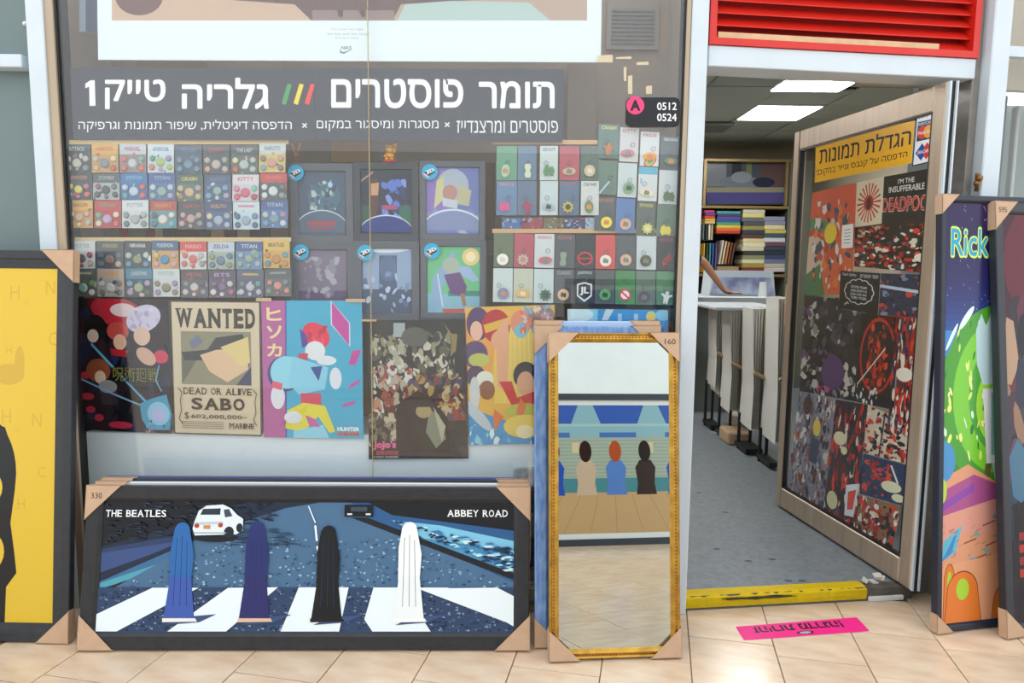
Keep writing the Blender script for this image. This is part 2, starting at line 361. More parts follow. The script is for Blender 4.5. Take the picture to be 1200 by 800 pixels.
# ---------------------------------------------------------------- shop interior
CZ, BY = 2.8, 8.4; FZ = .06
bm = B(); lo_ = [FP.M @ Vector((x, .03, 0)) for x in (-.02, 1.3)]; P2 = [(lo_[0].x, lo_[0].y), (lo_[1].x, lo_[1].y), (3.6, 3.2), (3.6, BY), (-1.8, BY), (-1.8, 2.93), (lo_[0].x, 2.93)]
va = [bm.verts.new((x, y, -.02)) for x, y in P2]; vb = [bm.verts.new((x, y, FZ)) for x, y in P2]; bm.faces.new(va[::-1]); bm.faces.new(vb)
for k in range(7): bm.faces.new((va[k], va[(k+1) % 7], vb[(k+1) % 7], vb[k]))
o = mkobj('floor', bm, mat('grey_vinyl_floor', '#7C8388', .55, noise=.12, nscale=40, col2='#6E7478', bump=.05)); tag(o, **S)
for i, (px, py) in enumerate([(819, 577), (840, 643), (877, 657), (924, 680), (940, 680), (905, 655), (850, 600)]):
    bm = B(); p = onZ(px, py, FZ+.0012); bmesh.ops.create_circle(bm, cap_ends=True, segments=9, radius=.014, matrix=Matrix.Diagonal((1.3, .7, 1, 1))); o = mkobj('floor_scuff', bm, mat('gum', '#4A4C4E', .7)); o.location = p; tag(o, ['small dark gum spot on grey floor, the farthest from the doorstep', 'dark gum spot on grey floor, nearest the white door post', 'dark gum spot in the middle of the grey doorway floor', 'dark gum spot near the yellow tape, left one of a close pair', 'dark gum spot near the yellow tape, right one of a close pair', 'dark gum spot just behind the close pair of spots', 'dark gum spot left of centre, farther in than the close pair'][i], 'stain', 'gum spots on the grey floor')
ce = tag(empty('ceiling', loc=(0, 0, CZ)), kind='structure')
bm = B(); box(bm, (-1.8, 2.93, .03), (3.6, BY, .06)); mkobj('slab', bm, mat('dark_void', '#3A3B3A', .9), ce)
CT = mat('mineral_tile', '#B4B8AE', .85, noise=.05, nscale=30, vary=.08)
bm = B(); box(bm, (.006, .006, 0), (.594, .594, .015)); tm2 = bpy.data.meshes.new('ceiling_tile'); bm.to_mesh(tm2); bm.free(); tm2.materials.append(CT)
# lamp grid cells
L1 = [onZ(*q, CZ) for q in ((916, 92), (1001, 96), (990, 105), (905, 104))]; L2 = [onZ(*q, CZ) for q in ((888, 122), (963, 125), (942, 140), (871, 139))]
gx = L2[0].x+.0; gy0 = L2[0].y
R = random.Random(8)
lit = {(0, 0), (-3, 0), (-3, -3), (-3, 3), (-5, -2), (-5, 2)}
for i in range(-7, 3):
    for j in range(-6, 4):
        x = gx+i*.6; y = gy0+j*.6
        if x < -1.75 or x > 3.2 or y < 2.95 or y > BY-.3: continue
        if (i, j) in lit or (i == 0 and j == -1): continue
        t = bpy.data.objects.new('ceiling_tile', tm2); link(t, ce); t.location = (x, y, R.choice([0, 0, -.004])); t.rotation_euler = (R.choice([0, 0, .012]), R.choice([0, 0, -.012]), 0)
ya_ = L1[0].y+.34
if gy0-ya_ > .05:
    bm = B(); box(bm, (gx+.006, ya_, 0-.0), (gx+.594, gy0-.006, .015)); mkobj('ceiling_tile', bm, CT, ce)
LAMP = mat('lamp_diffuser', '#FFFFFF', .5, emit=23.0)
lab = {(0, 0): ('square white ceiling light panel further inside the shop', None)}
def lamp(x, y, dx, dy, label, group=None):
    r = empty('ceiling_light', loc=(x+dx/2, y+dy/2, CZ)); tag(r, label, 'ceiling light', group)
    bm = B(); box(bm, (-dx/2, -dy/2, -.012), (dx/2, dy/2, .02)); mkobj('frame', bm, mat('light_frame', '#D5D8D6', .5), r)
    bm = B(); box(bm, (-dx/2+.015, -dy/2+.015, -.016), (dx/2-.015, dy/2-.015, -.011)); mkobj('diffuser', bm, LAMP, r)
lamp(gx, gy0, .58, .6, 'glowing ceiling light panel deeper inside, the lower of the two seen')
lamp((L1[0].x+L1[3].x)/2, L1[0].y, .56, .33, 'glowing narrow ceiling light panel nearest the doorway lintel')
for k in ((-3, 0), (-3, -3), (-3, 3), (-5, -2), (-5, 2)):  # unseen panels, added to brighten the shop interior
    lamp(gx+k[0]*.6, gy0+k[1]*.6, .58, .58, {(-3, 0): 'added ceiling light panel out of sight, left of the two seen', (-3, -3): 'added ceiling light panel out of sight, nearest the shop window', (-3, 3): 'added ceiling light panel out of sight at the back left of the shop', (-5, -2): 'added ceiling light panel out of sight by the left wall, nearer the street', (-5, 2): 'added ceiling light panel out of sight by the left wall, farther in'}[k])
worldbox('wall_back', (-1.8, BY, 0), (3.6, BY+.1, CZ+.1), mat('tan_wall', '#A79C86', .8, noise=.06, nscale=4), **S)
worldbox('wall_right', (3.5, 3.52, 0), (3.6, BY, CZ+.1), mat('tan_wall', '#A79C86'), **S)
worldbox('wall_inner_left', (-1.85, 3.16, 0), (-1.75, BY, CZ+.1), mat('tan_wall', '#A79C86'), **S)
fbox('wall_front', .72, 1.9, .125, .16, zl+.0, 2.9, mat('tan_wall', '#A79C86'), **S)
o = worldbox('ceiling_vent', (1.75, 7.0, CZ-.03), (2.15, 7.4, CZ-.001), mat('vent_grey', '#767A74', .6), .01); tag(o, 'grey air vent in the suspended ceiling behind the light panels', 'vent')

# ================================================================ step and tape
step = fbox('step_edge', .0, 1.02, -.015, .032, 0, FZ, mat('concrete', '#5F5A54', .9, noise=.3, bump=.6, bscale=40), .004, **S)
tp = empty('hazard_tape', FP.M); tag(tp, 'crinkled yellow tape over the doorstep edge, worn black in the middle', 'tape')
YT = mat('yellow_tape', '#FFE21A', .35, noise=.0001, nscale=10, bump=.5, bscale=25)
R = random.Random(2); bm = B(); n = 44; xe = FP.px(1012, 700)[0]; rows = []
for i in range(n+1):
    x = .0+xe*i/n; w_ = R.uniform(-.0025, .0025)
    rows.append([bm.verts.new(v) for v in ((x, .045, FZ+.002), (x, -.004+w_, FZ+.003+R.uniform(0, .002)), (x, -.02+w_, FZ-.006), (x, -.021+w_, FZ-.028+R.uniform(-.003, .003)), (x, -.017, .012))])
for a, b in zip(rows, rows[1:]):
    for k in range(4): bm.faces.new((a[k], a[k+1], b[k+1], b[k]))
bmesh.ops.solidify(bm, geom=bm.faces[:], thickness=.001)
bmesh.ops.recalc_face_normals(bm, faces=bm.faces[:]); mkobj('tape', bm, YT, tp)
bm = B(); P = []
for k in range(26):
    t = 2*math.pi*k/26; P.append((.33+.15*math.cos(t)*R.uniform(.8, 1.15), FZ-.014+.0075*math.sin(t)*R.uniform(.5, 1.2)))
prism(bm, P, -.0245, -.020); o = mkobj('worn_patch', bm, mat('worn_black', '#3B372F', .9, noise=.4, nscale=60, bump=.8), tp); o['label'] = 'ragged dark worn patch'
fbox('sill_plate', xe+.01, xe+.17, -.025, .03, .0, .022, mat('white_sill', '#D9DBDA', .5, noise=.1), .004, label='chipped white threshold plate at the foot of the open door', cat='threshold')
bm = B(); R = random.Random(5)
for k in range(7):
    x = xe+.02+.09*R.random(); box(bm, (-.018, -.012, 0), (.018, .012, .006), Matrix.Translation((x, .02+.05*R.random(), .03+.01*k)) @ Matrix.Rotation(R.uniform(0, 3), 4, 'Z') @ Matrix.Rotation(R.uniform(-.6, .6), 4, 'X'))
o = mkobj('torn_tape', bm, mat('torn_white', '#D6D2CC', .8), None); o.matrix_world = FP.M; tag(o, 'crumpled white scraps at the right end of the yellow doorstep tape', 'scraps')
# floor sticker
fp = Plane(onZ(940, 737), (1, 0, 0), (0, 0, -1), (0, 1, 0))
st = empty('floor_sticker', fp.M); tag(st, 'magenta floor sticker with upside down black Hebrew step warning', 'sticker')
A = Art(fp, -.0015); q = [(862, 734), (1004, 723), (1019, 739), (872, 750)]; A.use(None); A.sheet('sheet', st, q, mat('magenta_vinyl', '#E81C82', .4), .0005)
A.poly(q, '#E81C82'); A.use(q)
A.text('זהירות מדרגה!'[::-1], .12, .12, .84, .62, '#2A1020', .035, flip=True); A.ell(.5, .78, .07, .12, '#2A1020'); A.ell(.5, .78, .045, .07, '#C9C9C9'); A.text('TAKE1', .465, .73, .535, .83, '#2A1020', flip=True); A.build('print', st)

# ================================================================ shop interior things
def yplane(px, py, Y, z=None):
    P = onY(px, py, Y)
    if z is not None: P.z = z
    return Plane(P, (1, 0, 0), (0, 1, 0), (0, 0, 1))
# shelving on the back wall
Ys = 7.75
a = onY(822, 186, Ys); b = onY(926, 420, Ys)
sh = empty('shelving_unit', loc=((a.x+b.x)/2, Ys, FZ)); tag(sh, 'tall dark shelving unit against the back wall of the shop', 'shelves')
BR = mat('brass_trim', '#9A8355', .4, .5); NAVY = mat('navy_board', '#1E2740', .7)
hw = (b.x-a.x)/2; ht = a.z-FZ
bm = B(); box(bm, (-hw-.35, .40, 0), (hw, .43, ht)); mkobj('back_panel', bm, NAVY, sh)
for x in (-hw-.35, hw-.03): 
    bm = B(); box(bm, (x, 0, 0), (x+.035, .40, ht)); bevel(bm, .003); mkobj('side_post', bm, BR, sh)
sz = [onY(870, y, Ys).z-FZ for y in (186, 241, 321, 360)]
for z in sz + [.4]: 
    bm = B(); box(bm, (-hw-.31, 0, z-.03), (hw-.03, .40, z)); bevel(bm, .003); mkobj('shelf', bm, BR, sh)
for px in (826, 922):
    x = onY(px, 210, Ys).x-(a.x+b.x)/2; bm = B(); box(bm, (x-.015, -.01, sz[1]), (x+.015, .02, ht)); mkobj('upright', bm, BR, sh)
# long framed picture on the top shelf, street reflection painted in as flat shapes
pl = Plane(onY(874, 240, Ys+.08), (1, 0, 0), (0, 1, 0), (0, 0, 1)); pr = empty('framed_print', pl.M); tag(pr, 'long glazed framed picture on the top shelf, dark with painted street reflection and purple band', 'framed picture')
A = Art(pl, 0); A.use((828, 189, 921, 238)); A.rect(0, 0, 1, 1, '#4B5058'); A.rect(0, 0, .25, .6, '#767C82'); A.rect(.32, 0, .44, .6, '#2D3034'); A.rect(.5, 0, .57, .65, '#6C7A58'); A.rect(.68, 0, .98, .6, '#5E4A48')
A.ell(.42, .5, .26, .16, '#6F777E'); A.ell(.44, .38, .13, .14, '#858C91'); A.ell(.72, .5, .14, .12, '#2C2E44'); A.rect(0, .62, 1, .74, '#8C8A72'); A.rect(0, .74, 1, 1, '#4D4A80'); A.build('picture', pr, GLOSSINK)
A.use(None); A.sheet('backing', pr, [(828, 189), (921, 189), (921, 239.5), (828, 239.5)], DKFR, .02)
# albums and frames on the shelves
ALB = {}
def album(px0, y0, px1, y1, col, Y, label, group, rot=0.0):
    p0 = onY(px0, y1, Y); p1 = onY(px1, y0, Y); w_ = p1.x-p0.x; h_ = p1.z-p0.z
    k = (round(w_, 2), round(h_, 2), rot)
    if k not in ALB:
        bm = B(); box(bm, (-w_/2, 0, 0), (w_/2, .28, h_)); bevel(bm, min(w_, h_)*.12); ALB[k] = bpy.data.meshes.new('album'); bm.to_mesh(ALB[k]); bm.free(); ALB[k].materials.append(OBJM)
    o = bpy.data.objects.new('album', ALB[k]); link(o); o.location = ((p0.x+p1.x)/2, Y, p0.z); o.rotation_euler.y = rot; o.color = (*lin(col), 1); tag(o, label, 'album', group)
def stack(px0, px1, yb, cols, hs, Y, nm, sh_=0):
    y = yb; R = random.Random(px0)
    for i, (c, cn) in enumerate(cols):
        d = R.uniform(-1, 1); album(px0+d, y-hs+.3, px1+d, y, c, Y, f'{cn} flat album, {ORD[i]} from bottom of {nm}', 'albums stacked flat on the back shelves'); y -= hs
ORD = ['first', 'second', 'third', 'fourth', 'fifth', 'sixth', 'seventh', 'eighth', 'ninth', 'tenth', 'eleventh', 'twelfth', 'thirteenth', 'fourteenth', 'fifteenth', 'sixteenth', 'seventeenth', 'eighteenth', 'nineteenth', 'twentieth']
Ya = Ys+.02
stack(840, 868, 273.5, [('#C2352C', 'red'), ('#D9762C', 'orange'), ('#D7C049', 'yellow'), ('#4C9B74', 'green'), ('#3B4F92', 'blue'), ('#5A4C92', 'violet'), ('#3E3E66', 'indigo'), ('#4F9C9A', 'teal')], 3.3, Ya, 'rainbow stack')
stack(870, 896, 318.5, [('#7A3730', 'maroon'), ('#A5923D', 'olive'), ('#D8D2B0', 'cream'), ('#8A8E6A', 'sage'), ('#3A3C40', 'black'), ('#CFC9AC', 'ivory'), ('#E0DAB8', 'pale cream'), ('#D6CB9C', 'buff'), ('#5C3D34', 'brown'), ('#2F3D4C', 'navy'), ('#9C8F4C', 'khaki'), ('#4B5058', 'slate'), ('#64686C', 'grey'), ('#D9CF86', 'straw'), ('#C9C7B0', 'stone')], 4.9, Ya, 'tall stack right of the rainbow stack')
stack(896, 921, 318.5, [('#CDBFC0', 'pinkish'), ('#B9B9A4', 'stone'), ('#6D7794', 'blue grey'), ('#39436A', 'navy'), ('#2B3140', 'black blue'), ('#37414E', 'charcoal'), ('#6A4552', 'plum'), ('#CFCFD8', 'pale'), ('#3E5660', 'petrol'), ('#C7B65C', 'mustard'), ('#D6CDA2', 'cream'), ('#8B8AA5', 'lilac'), ('#8A8FA0', 'grey lilac')], 5.0, Ya, 'rightmost stack beside the shelf post')
stack(826, 838, 262, [('#D8BE7A', 'buff'), ('#E0A93A', 'amber'), ('#C8442C', 'red'), ('#6A3E8C', 'purple'), ('#B9436A', 'pink')], 3.2, Ya, 'short stack at the left end of the shelf')
for i, (x, c, cn) in enumerate([(843.5, '#DAD4C6', 'white'), (847, '#D9C8A4', 'cream'), (850.5, '#B8814E', 'tan'), (854, '#8C4A34', 'rust brown'), (857.5, '#5D4234', 'dark brown')]):
    album(x-1.4, 281+i, x+1.4, 309.5, c, Ya, f'{cn} upright album, {ORD[i]} of the five leaning on the shelf', 'albums leaning on the back shelf', .14)
for i, (x, c, cn) in enumerate([(825, '#D4A02C', 'amber'), (828.5, '#37594A', 'dark green'), (832, '#58A0A8', 'turquoise'), (835.5, '#3E6C9C', 'blue'), (839, '#6A5B9A', 'violet')]):
    album(x-1.3, 285, x+1.3, 319, c, Ya, f'{cn} upright album in the row left of leaning albums', 'upright albums at the left of the shelf')
for i, (x, c, cn) in enumerate([(824.5, '#5C6862', 'grey green'), (828, '#2F3440', 'black'), (831.5, '#D7CFB0', 'cream'), (834.5, '#B5AE94', 'stone')]):
    album(x-1.3, 263, x+1.3, 281, c, Ya, f'{cn} small upright album below the short left stack', 'small upright albums on the left')
o = worldbox('frame_sample', tuple(onY(840, 319, Ya)), (onY(866, 312, Ya).x, Ya+.3, onY(866, 312, Ya).z), mat('sample_wood', '#A08A66', .5), .004); tag(o, 'tan wooden box under the five leaning albums', 'box')
o = worldbox('glass_cabinet', (onY(926, 186, 7.75).x+.01, 7.75, FZ), (onY(938, 240, 7.75).x+.12, 8.1, onY(930, 184, 7.6).z), mat('cabinet_side', '#5E6258', .4, noise=.1), .01); tag(o, 'narrow dark cabinet right of the album shelves', 'cabinet')
# counter with white machine
Yc = 6.35
a = onY(818, 350, Yc); b = onY(925, 362, Yc)
ct = empty('counter', loc=((a.x+b.x)/2, Yc, FZ)); tag(ct, 'white counter across the back of the poster racks', 'counter'); hw = (b.x-a.x)/2; tz = a.z-FZ+.02
LAM = mat('grey_white_laminate', '#BFC6C8', .4, noise=.04)
bm = B(); box(bm, (-hw-.3, 0, tz-.07), (hw, .6, tz)); bevel(bm, .006); mkobj('worktop', bm, LAM, ct)
bm = B(); box(bm, (-hw-.25, .05, 0), (hw-.04, .57, tz-.07)); mkobj('body', bm, mat('counter_body', '#6D726F', .6), ct)
a = onY(835, 345, Yc+.08); b = onY(915, 317, Yc+.08)
mc = empty('poster_display_case', loc=((a.x+b.x)/2, Yc+.08, tz+FZ+.001)); tag(mc, 'white display case with sloping clear front standing on the counter', 'display case')
hw = (b.x-a.x)/2; hh = b.z-a.z+.01; bm = B(); prism(bm, [(-hw, 0), (hw, 0), (hw-.03, hh), (-hw+.02, hh)], .10, .4); mkobj('body', bm, mat('pale_plastic', '#C6D2DA', .35), mc)
bm = B(); prism(bm, [(-hw+.01, .02), (hw-.01, .02), (hw-.06, hh-.06), (-hw+.04, hh-.06)], .085, .098); mkobj('front_panel', bm, mat('lilac_film', '#7F86AC', .15, noise=.3, nscale=8, col2='#B9C6DA'), mc)
bm = B(); prism(bm, [(hw-.17, .0), (hw-.09, .0), (hw-.10, hh-.1), (hw-.16, hh-.1)], .07, .083); mkobj('label_strip', bm, PAPER, mc)
# hanging sleeves of posters
SLW = mat('clear_sleeved_paper', '#E3E3DC', .25, noise=.06, nscale=6, stretch=(1, 1, .3)); SLT = mat('sleeve_edges', '#B7A98E', .5, noise=.25, nscale=90, stretch=(1, 1, .03)); WOODR = mat('wood_rail', '#A98F6C', .5, noise=.15)
def bundle(Y, x0, x1, yt, yb, n, label, seed):
    a = onY(x0, yb, Y); b = onY(x1, yt, Y); W = b.x-a.x; H = b.z-a.z; R = random.Random(seed)
    global nearb
    nearb = r = empty('poster_bundle', loc=((a.x+b.x)/2, Y, FZ)); tag(r, label, 'poster bundle', 'sleeved posters hanging in the browser racks'); zb_ = a.z-FZ
    for i in range(n):
        f = i/(n-1); x = -W/2+W*f; dz = R.uniform(-.03, .03); bm = B(); t = W/n*.86; v = []
        for k, (zz, cx_, tt) in enumerate(((0, .55*(1-f)*0+.0, 1), (.35, .0, .8), (.62, .02, 1), (1, 0, 1.1))):
            pinch = 1-.28*math.exp(-((zz-.42)/.22)**2); xx = x*pinch*(1-.15*(1-zz)); z = zb_+dz+(H-dz)*zz
            v.append([bm.verts.new((xx-t/2*tt, -.05*(1-zz), z)), bm.verts.new((xx+t/2*tt, 0, z)), bm.verts.new((xx+t/2*tt+.02, .28, z)), bm.verts.new((xx-t/2*tt+.02, .28, z))])
        for p, q in zip(v, v[1:]):
            for k in range(4): bm.faces.new((p[k], p[(k+1) % 4], q[(k+1) % 4], q[k]))
        bm.faces.new(v[0][::-1]); bm.faces.new(v[-1]); mkobj('sleeve', bm, SLW if i < n*.45 else SLT, r)
    bm = B(); z = zb_+H*.42; tube(bm, (-W*.6, -.09, z+.05), (W*.6, -.09, z-.02), .014, 8); mkobj('rail', bm, WOODR, r)
    bm = B()
    for xx in (-W*.35, W*.35): tube(bm, (xx, .25, 0), (xx, .25, zb_+.05), .012, 8)
    box(bm, (-W*.5, .03, .02), (W*.5, .28, .05)); mkobj('rack', bm, mat('black_steel', '#2A2B2D', .5, .5), r)
bundle(7.0, 819, 836, 345, 428, 5, 'farthest poster bundle, half hidden behind the white door post', 1)
bundle(5.6, 836, 852, 363, 458, 5, 'second farthest bundle of sleeved posters under the counter edge', 2)
bundle(5.25, 852, 877, 362, 480, 7, 'middle bundle of sleeved posters in the row of racks', 3)
bundle(4.85, 877, 904, 362, 500, 7, 'second nearest bundle of sleeved posters with pale wooden rail', 4)
bundle(4.5, 905, 926, 350, 520, 5, 'nearest bundle of sleeved posters, cut off by the open door', 5)
a = onY(836, 356, 5.2); b = onY(922, 364, 5.2); o = worldbox('rack_top', (a.x, 5.15, b.z), (b.x, 5.9, a.z-.02), LAM, .006); tag(o, 'long grey white shelf board above the hanging poster bundles', 'shelf board')
bm = B(); prism(bm, [(0, -.12), (.05, -.15), (.06, .12), (.03, .17), (0, .14)], 0, .02); o = mkobj('cardboard_flap', bm, CARD, nearb); o.location = onY(921, 360, 4.45)-Vector(nearb.location)
for i, (px, py, c) in enumerate([(870, 500, '#B59A7A'), (880, 480, '#C9C2B4'), (852, 455, '#9DA09C')]):
    bm = B(); box(bm, (-.09, -.12, 0), (.09, .12, .1)); bevel(bm, .012); o = mkobj('parcel', bm, OBJM, None); o.color = (*lin(c), 1); p = onZ(px, py+22, FZ); o.location = p+Vector((-.02, .12, 0)); o.rotation_euler.z = i; tag(o, ['tan parcel on floor under the nearest poster bundles', 'pale parcel on the floor behind the tan parcel', 'grey parcel on floor under the far poster bundles'][i], 'parcel')

# shop assistant: mostly hidden behind the door post, one arm on the counter
SKIN = mat('skin', '#B98465', .5, noise=.06, nscale=12)
def skinfig(name, joints, edges, m, parent, lv=2):
    me = bpy.data.meshes.new(name); me.from_pydata([j[0] for j in joints], edges, []); me.materials.append(m)
    o = bpy.data.objects.new(name, me); link(o, parent); sk = o.modifiers.new('skin', 'SKIN'); sk.use_smooth_shade = True
    for i, j in enumerate(joints):
        r_ = j[1] if isinstance(j[1], tuple) else (j[1], j[1]); me.skin_vertices[0].data[i].radius = r_; me.skin_vertices[0].data[i].use_root = (i == 0)
    sd = o.modifiers.new('smooth', 'SUBSURF'); sd.levels = lv; sd.render_levels = lv; return o
Yp = 6.15
pp = onY(786, 400, Yp); root = Vector((pp.x, Yp, FZ)); per = empty('person', loc=root); tag(per, 'person in dark shirt half hidden by door post, forearm resting on counter', 'person')
el = onY(824, 306, Yp)-root; wr = onY(849, 341, Yp)-root; ha = onY(858, 344, Yp)-root
sh_ = Vector((.17, 0, 1.42))
J = [((0, 0, .95), (.13, .10)), ((0, 0, 1.15), (.13, .09)), ((0, 0, 1.34), (.15, .10)), ((0, 0, 1.47), (.075, .07)), ((0, 0, 1.54), .05), ((.01, 0, 1.60), (.072, .085)), ((.01, 0, 1.70), (.075, .09)),
     (tuple(sh_), .055), (tuple(el), .044), (tuple(wr), (.028, .02)), (tuple(ha), (.038, .016)),
     ((-.18, 0, 1.42), .055), ((-.24, .03, 1.13), .045), ((-.22, -.05, .88), .028), ((-.22, -.07, .80), (.03, .018)),
     ((.09, 0, .90), .085), ((.11, 0, .50), .058), ((.12, .02, .10), .04), ((.12, -.10, .035), (.04, .03)),
     ((-.09, 0, .90), .085), ((-.10, 0, .50), .058), ((-.11, .02, .10), .04), ((-.11, -.10, .035), (.04, .03))]
Ed = [(0, 1), (1, 2), (2, 3), (3, 4), (4, 5), (5, 6), (2, 7), (7, 8), (8, 9), (9, 10), (2, 11), (11, 12), (12, 13), (13, 14), (0, 15), (15, 16), (16, 17), (17, 18), (0, 19), (19, 20), (20, 21), (21, 22)]
body = skinfig('body', J, Ed, SKIN, per)
for k in range(4):
    b0 = ha+Vector((.02, -.028+.02*k, .004)); skinfig('finger', [(tuple(b0), .009), (tuple(b0+Vector((.035, 0, .004))), .008), (tuple(b0+Vector((.065-.006*abs(k-1), -.002, -.008))), .006)], [(0, 1), (1, 2)], SKIN, per, 1)
skinfig('thumb', [(tuple(wr+Vector((.02, -.02, 0))), .011), (tuple(wr+Vector((.045, -.05, -.008))), .009), (tuple(wr+Vector((.07, -.062, -.014))), .007)], [(0, 1), (1, 2)], SKIN, per, 1)
DK = mat('dark_cloth', '#23252C', .9, noise=.2)
skinfig('shirt', [((0, 0, .93), (.155, .12)), ((0, 0, 1.15), (.15, .11)), ((0, 0, 1.36), (.165, .115)), ((0, 0, 1.46), (.08, .08)), (tuple(sh_), .07), (tuple(sh_.lerp(el, .9)), .062), ((-.18, 0, 1.42), .07), ((-.235, .02, 1.2), .06)], [(0, 1), (1, 2), (2, 3), (2, 4), (4, 5), (2, 6), (6, 7)], DK, per)
skinfig('shorts', [((0, 0, .95), (.14, .115)), ((.09, 0, .84), .105), ((.115, 0, .60), .085), ((-.09, 0, .84), .105), ((-.105, 0, .60), .085)], [(0, 1), (1, 2), (0, 3), (3, 4)], mat('brown_cloth', '#6B5444', .9, noise=.1), per)
bm = B(); sphere(bm, (.01, .01, 1.72), .1, (.85, 1.0, .75), 16); mkobj('hair', bm, mat('dark_hair', '#1D1714', .7, noise=.3, nscale=80), per, True)
bm = B(); sphere(bm, (.01, -.095, 1.655), .016, (.7, 1, 1.3)); mkobj('nose', bm, SKIN, per, True)
for s in (-1, 1):
    bm = B(); sphere(bm, (.01+s*.03, -.085, 1.68), .011, n=8); mkobj('eye', bm, mat('eye_white', '#2B2220', .3), per, True)
    bm = B(); sphere(bm, (.01+s*.083, .0, 1.665), .024, (.4, .8, 1.2), 8); mkobj('ear', bm, SKIN, per, True)
    bm = B(); box(bm, (s*.115-.045, -.17, 0), (s*.115+.045, .09, .06)); bevel(bm, .02, 2); mkobj('shoe', bm, DK, per, True)
bm = B(); sphere(bm, (.01, -.082, 1.615), .024, (1, .3, .25), 8); mkobj('mouth', bm, mat('lips', '#8A4A42', .5), per, True)

# ================================================================ open glass door
hb = onZ(1064, 702, .03); fb = onZ(908, 590, FZ+.01); fb.z = .03
DU = (hb-fb); DW = DU.length; DU.normalize(); DN = Vector((-DU.y, DU.x, 0))
if DN.dot(fb) < 0: DN = -DN
DP = Plane(Vector((fb.x, fb.y, FZ+.012)), DU, DN, (0, 0, 1))
DH = DP.px(1114, 94)[1]
dr = tag(empty('door_1', DP.M), kind='structure')
DM = mat('brushed_tan_aluminium', '#B8A692', .35, .45, noise=.15, nscale=30, stretch=(1, 1, .1))
sw = .068
zl_ = DP.px(1040, 668)[1]; zr_ = DH-.085
bm = B(); box(bm, (0, -.0, 0), (sw*.8, .045, DH)); bevel(bm, .005); mkobj('stile', bm, DM, dr)
bm = B(); box(bm, (DW-sw, 0, 0), (DW, .045, DH)); bevel(bm, .005); mkobj('stile', bm, DM, dr)
bm = B(); box(bm, (sw*.8, 0, DH-.10), (DW-sw, .045, DH)); bevel(bm, .005); mkobj('rail', bm, DM, dr)
bm = B(); box(bm, (sw*.8, 0, 0), (DW-sw, .045, .11)); bevel(bm, .005); mkobj('rail', bm, DM, dr)
gx0, gx1, gz0, gz1 = sw*.8, DW-sw, .11, DH-.10
bm = B(); box(bm, (gx0, .012, gz0), (gx1, .018, gz1)); mkobj('glass', bm, DGLASS, dr)
bm = B()
for (a_, b_) in (((gx0, .004, gz0), (gx0+.008, .03, gz1)), ((gx1-.008, .004, gz0), (gx1, .03, gz1)), ((gx0, .004, gz1-.008), (gx1, .03, gz1)), ((gx0, .004, gz0), (gx1, .03, gz0+.008))): box(bm, a_, b_)
mkobj('gasket', bm, BLACK, dr)
bm = B(); box(bm, (DW, .004, 0), (DW+.014, .012, DH)); box(bm, (DW+.002, .03, 0), (DW+.02, .036, DH)); mkobj('edge_strip', bm, WHITE, dr)
bm = B(); box(bm, (DW, .012, .0), (DW+.01, .03, DH)); mkobj('seal', bm, BLACK, dr)
def dcell(name, q, label, cat='poster', dy=.0245, base='#222', m=None, parent=None, group=None):
    r = empty(name, DP.M); tag(r, label, cat, group)
    A = Art(DP, dy); A.use(None); A.sheet('paper', r, q, PAPER, .0008); A.poly(q, base); A.use(q); A.r = r; A.nm = 'print'; A.dens = 3.5; return A
def dend(A): A.build(A.nm, A.r, GLOSSINK)
REDP = ['#C32B1E', '#E03A22', '#7E1712', '#1B1618', '#2C1B1C', '#A3231A', '#E8E2D0', '#3A3F5C', '#55201C']
def gp(x0, y0, x1, y1): return x0
# left column, top: orange and green collage
A = dcell('poster', [(952, 226), (1004, 214), (999, 345), (943, 345)], 'orange and green illustrated poster at the top left of the open door', base='#D8623A')
A.poly([(0, 0), (1, 0), (1, .35), (0, .3)], '#D8573A'); A.ell(.1, .55, .5, .3, '#4E8A58', n=24, a0=180, a1=360); A.ell(.1, .6, .38, .24, '#B8392C', a0=180, a1=360); A.ell(.1, .62, .28, .2, '#D9C0A8')
A.poly([(0, .8), (.3, .7), (.45, 1), (0, 1)], '#3E7A4C'); A.collage(['#D9C9B8', '#E6E2DA', '#3A4668', '#E27A34', '#C94C2C', '#39424E'], 26, 3, .06, .16, (.1, .1, .95, .98)); A.ell(.5, .42, .14, .1, '#E9D22C', n=11); dend(A)
A = dcell('poster', [(1004, 214), (1036, 207), (1033, 262), (1001, 267)], 'small cream poster with a red sunburst on the open door', base='#E6DCC0')
for k in range(20):
    t = 2*math.pi*k/20; A.poly([(.5+.17*math.cos(t-.1), .5+.17*math.sin(t-.1)), (.5+.43*math.cos(t-.07), .5+.43*math.sin(t-.07)), (.5+.43*math.cos(t+.05), .5+.43*math.sin(t+.05)), (.5+.17*math.cos(t+.08), .5+.17*math.sin(t+.08))], '#C4362A')
A.ell(.5, .5, .17, .17, '#A8281E'); A.ell(.5, .52, .07, .13, '#2A1C1C'); dend(A)
A = dcell('poster', [(1036, 207), (1097, 196), (1088, 320), (1001, 312), (1002, 266), (1033, 262)], 'black comic poster with white and red title at the top right of the door', base='#1E1B1A')
A.use([(1036, 207), (1097, 196), (1092, 262), (1033, 262)])
A.text("I'M THE", .3, .1, .62, .2, '#F2F0EA', .01); A.text('INSUFFERABLE', .12, .24, .82, .36, '#F2F0EA', .01); A.text('DEADPOOL', .0, .46, 1.0, .76, '#F2EDE0', .035); A.text('DEADPOOL', .01, .47, .99, .75, '#C9291C', .02)
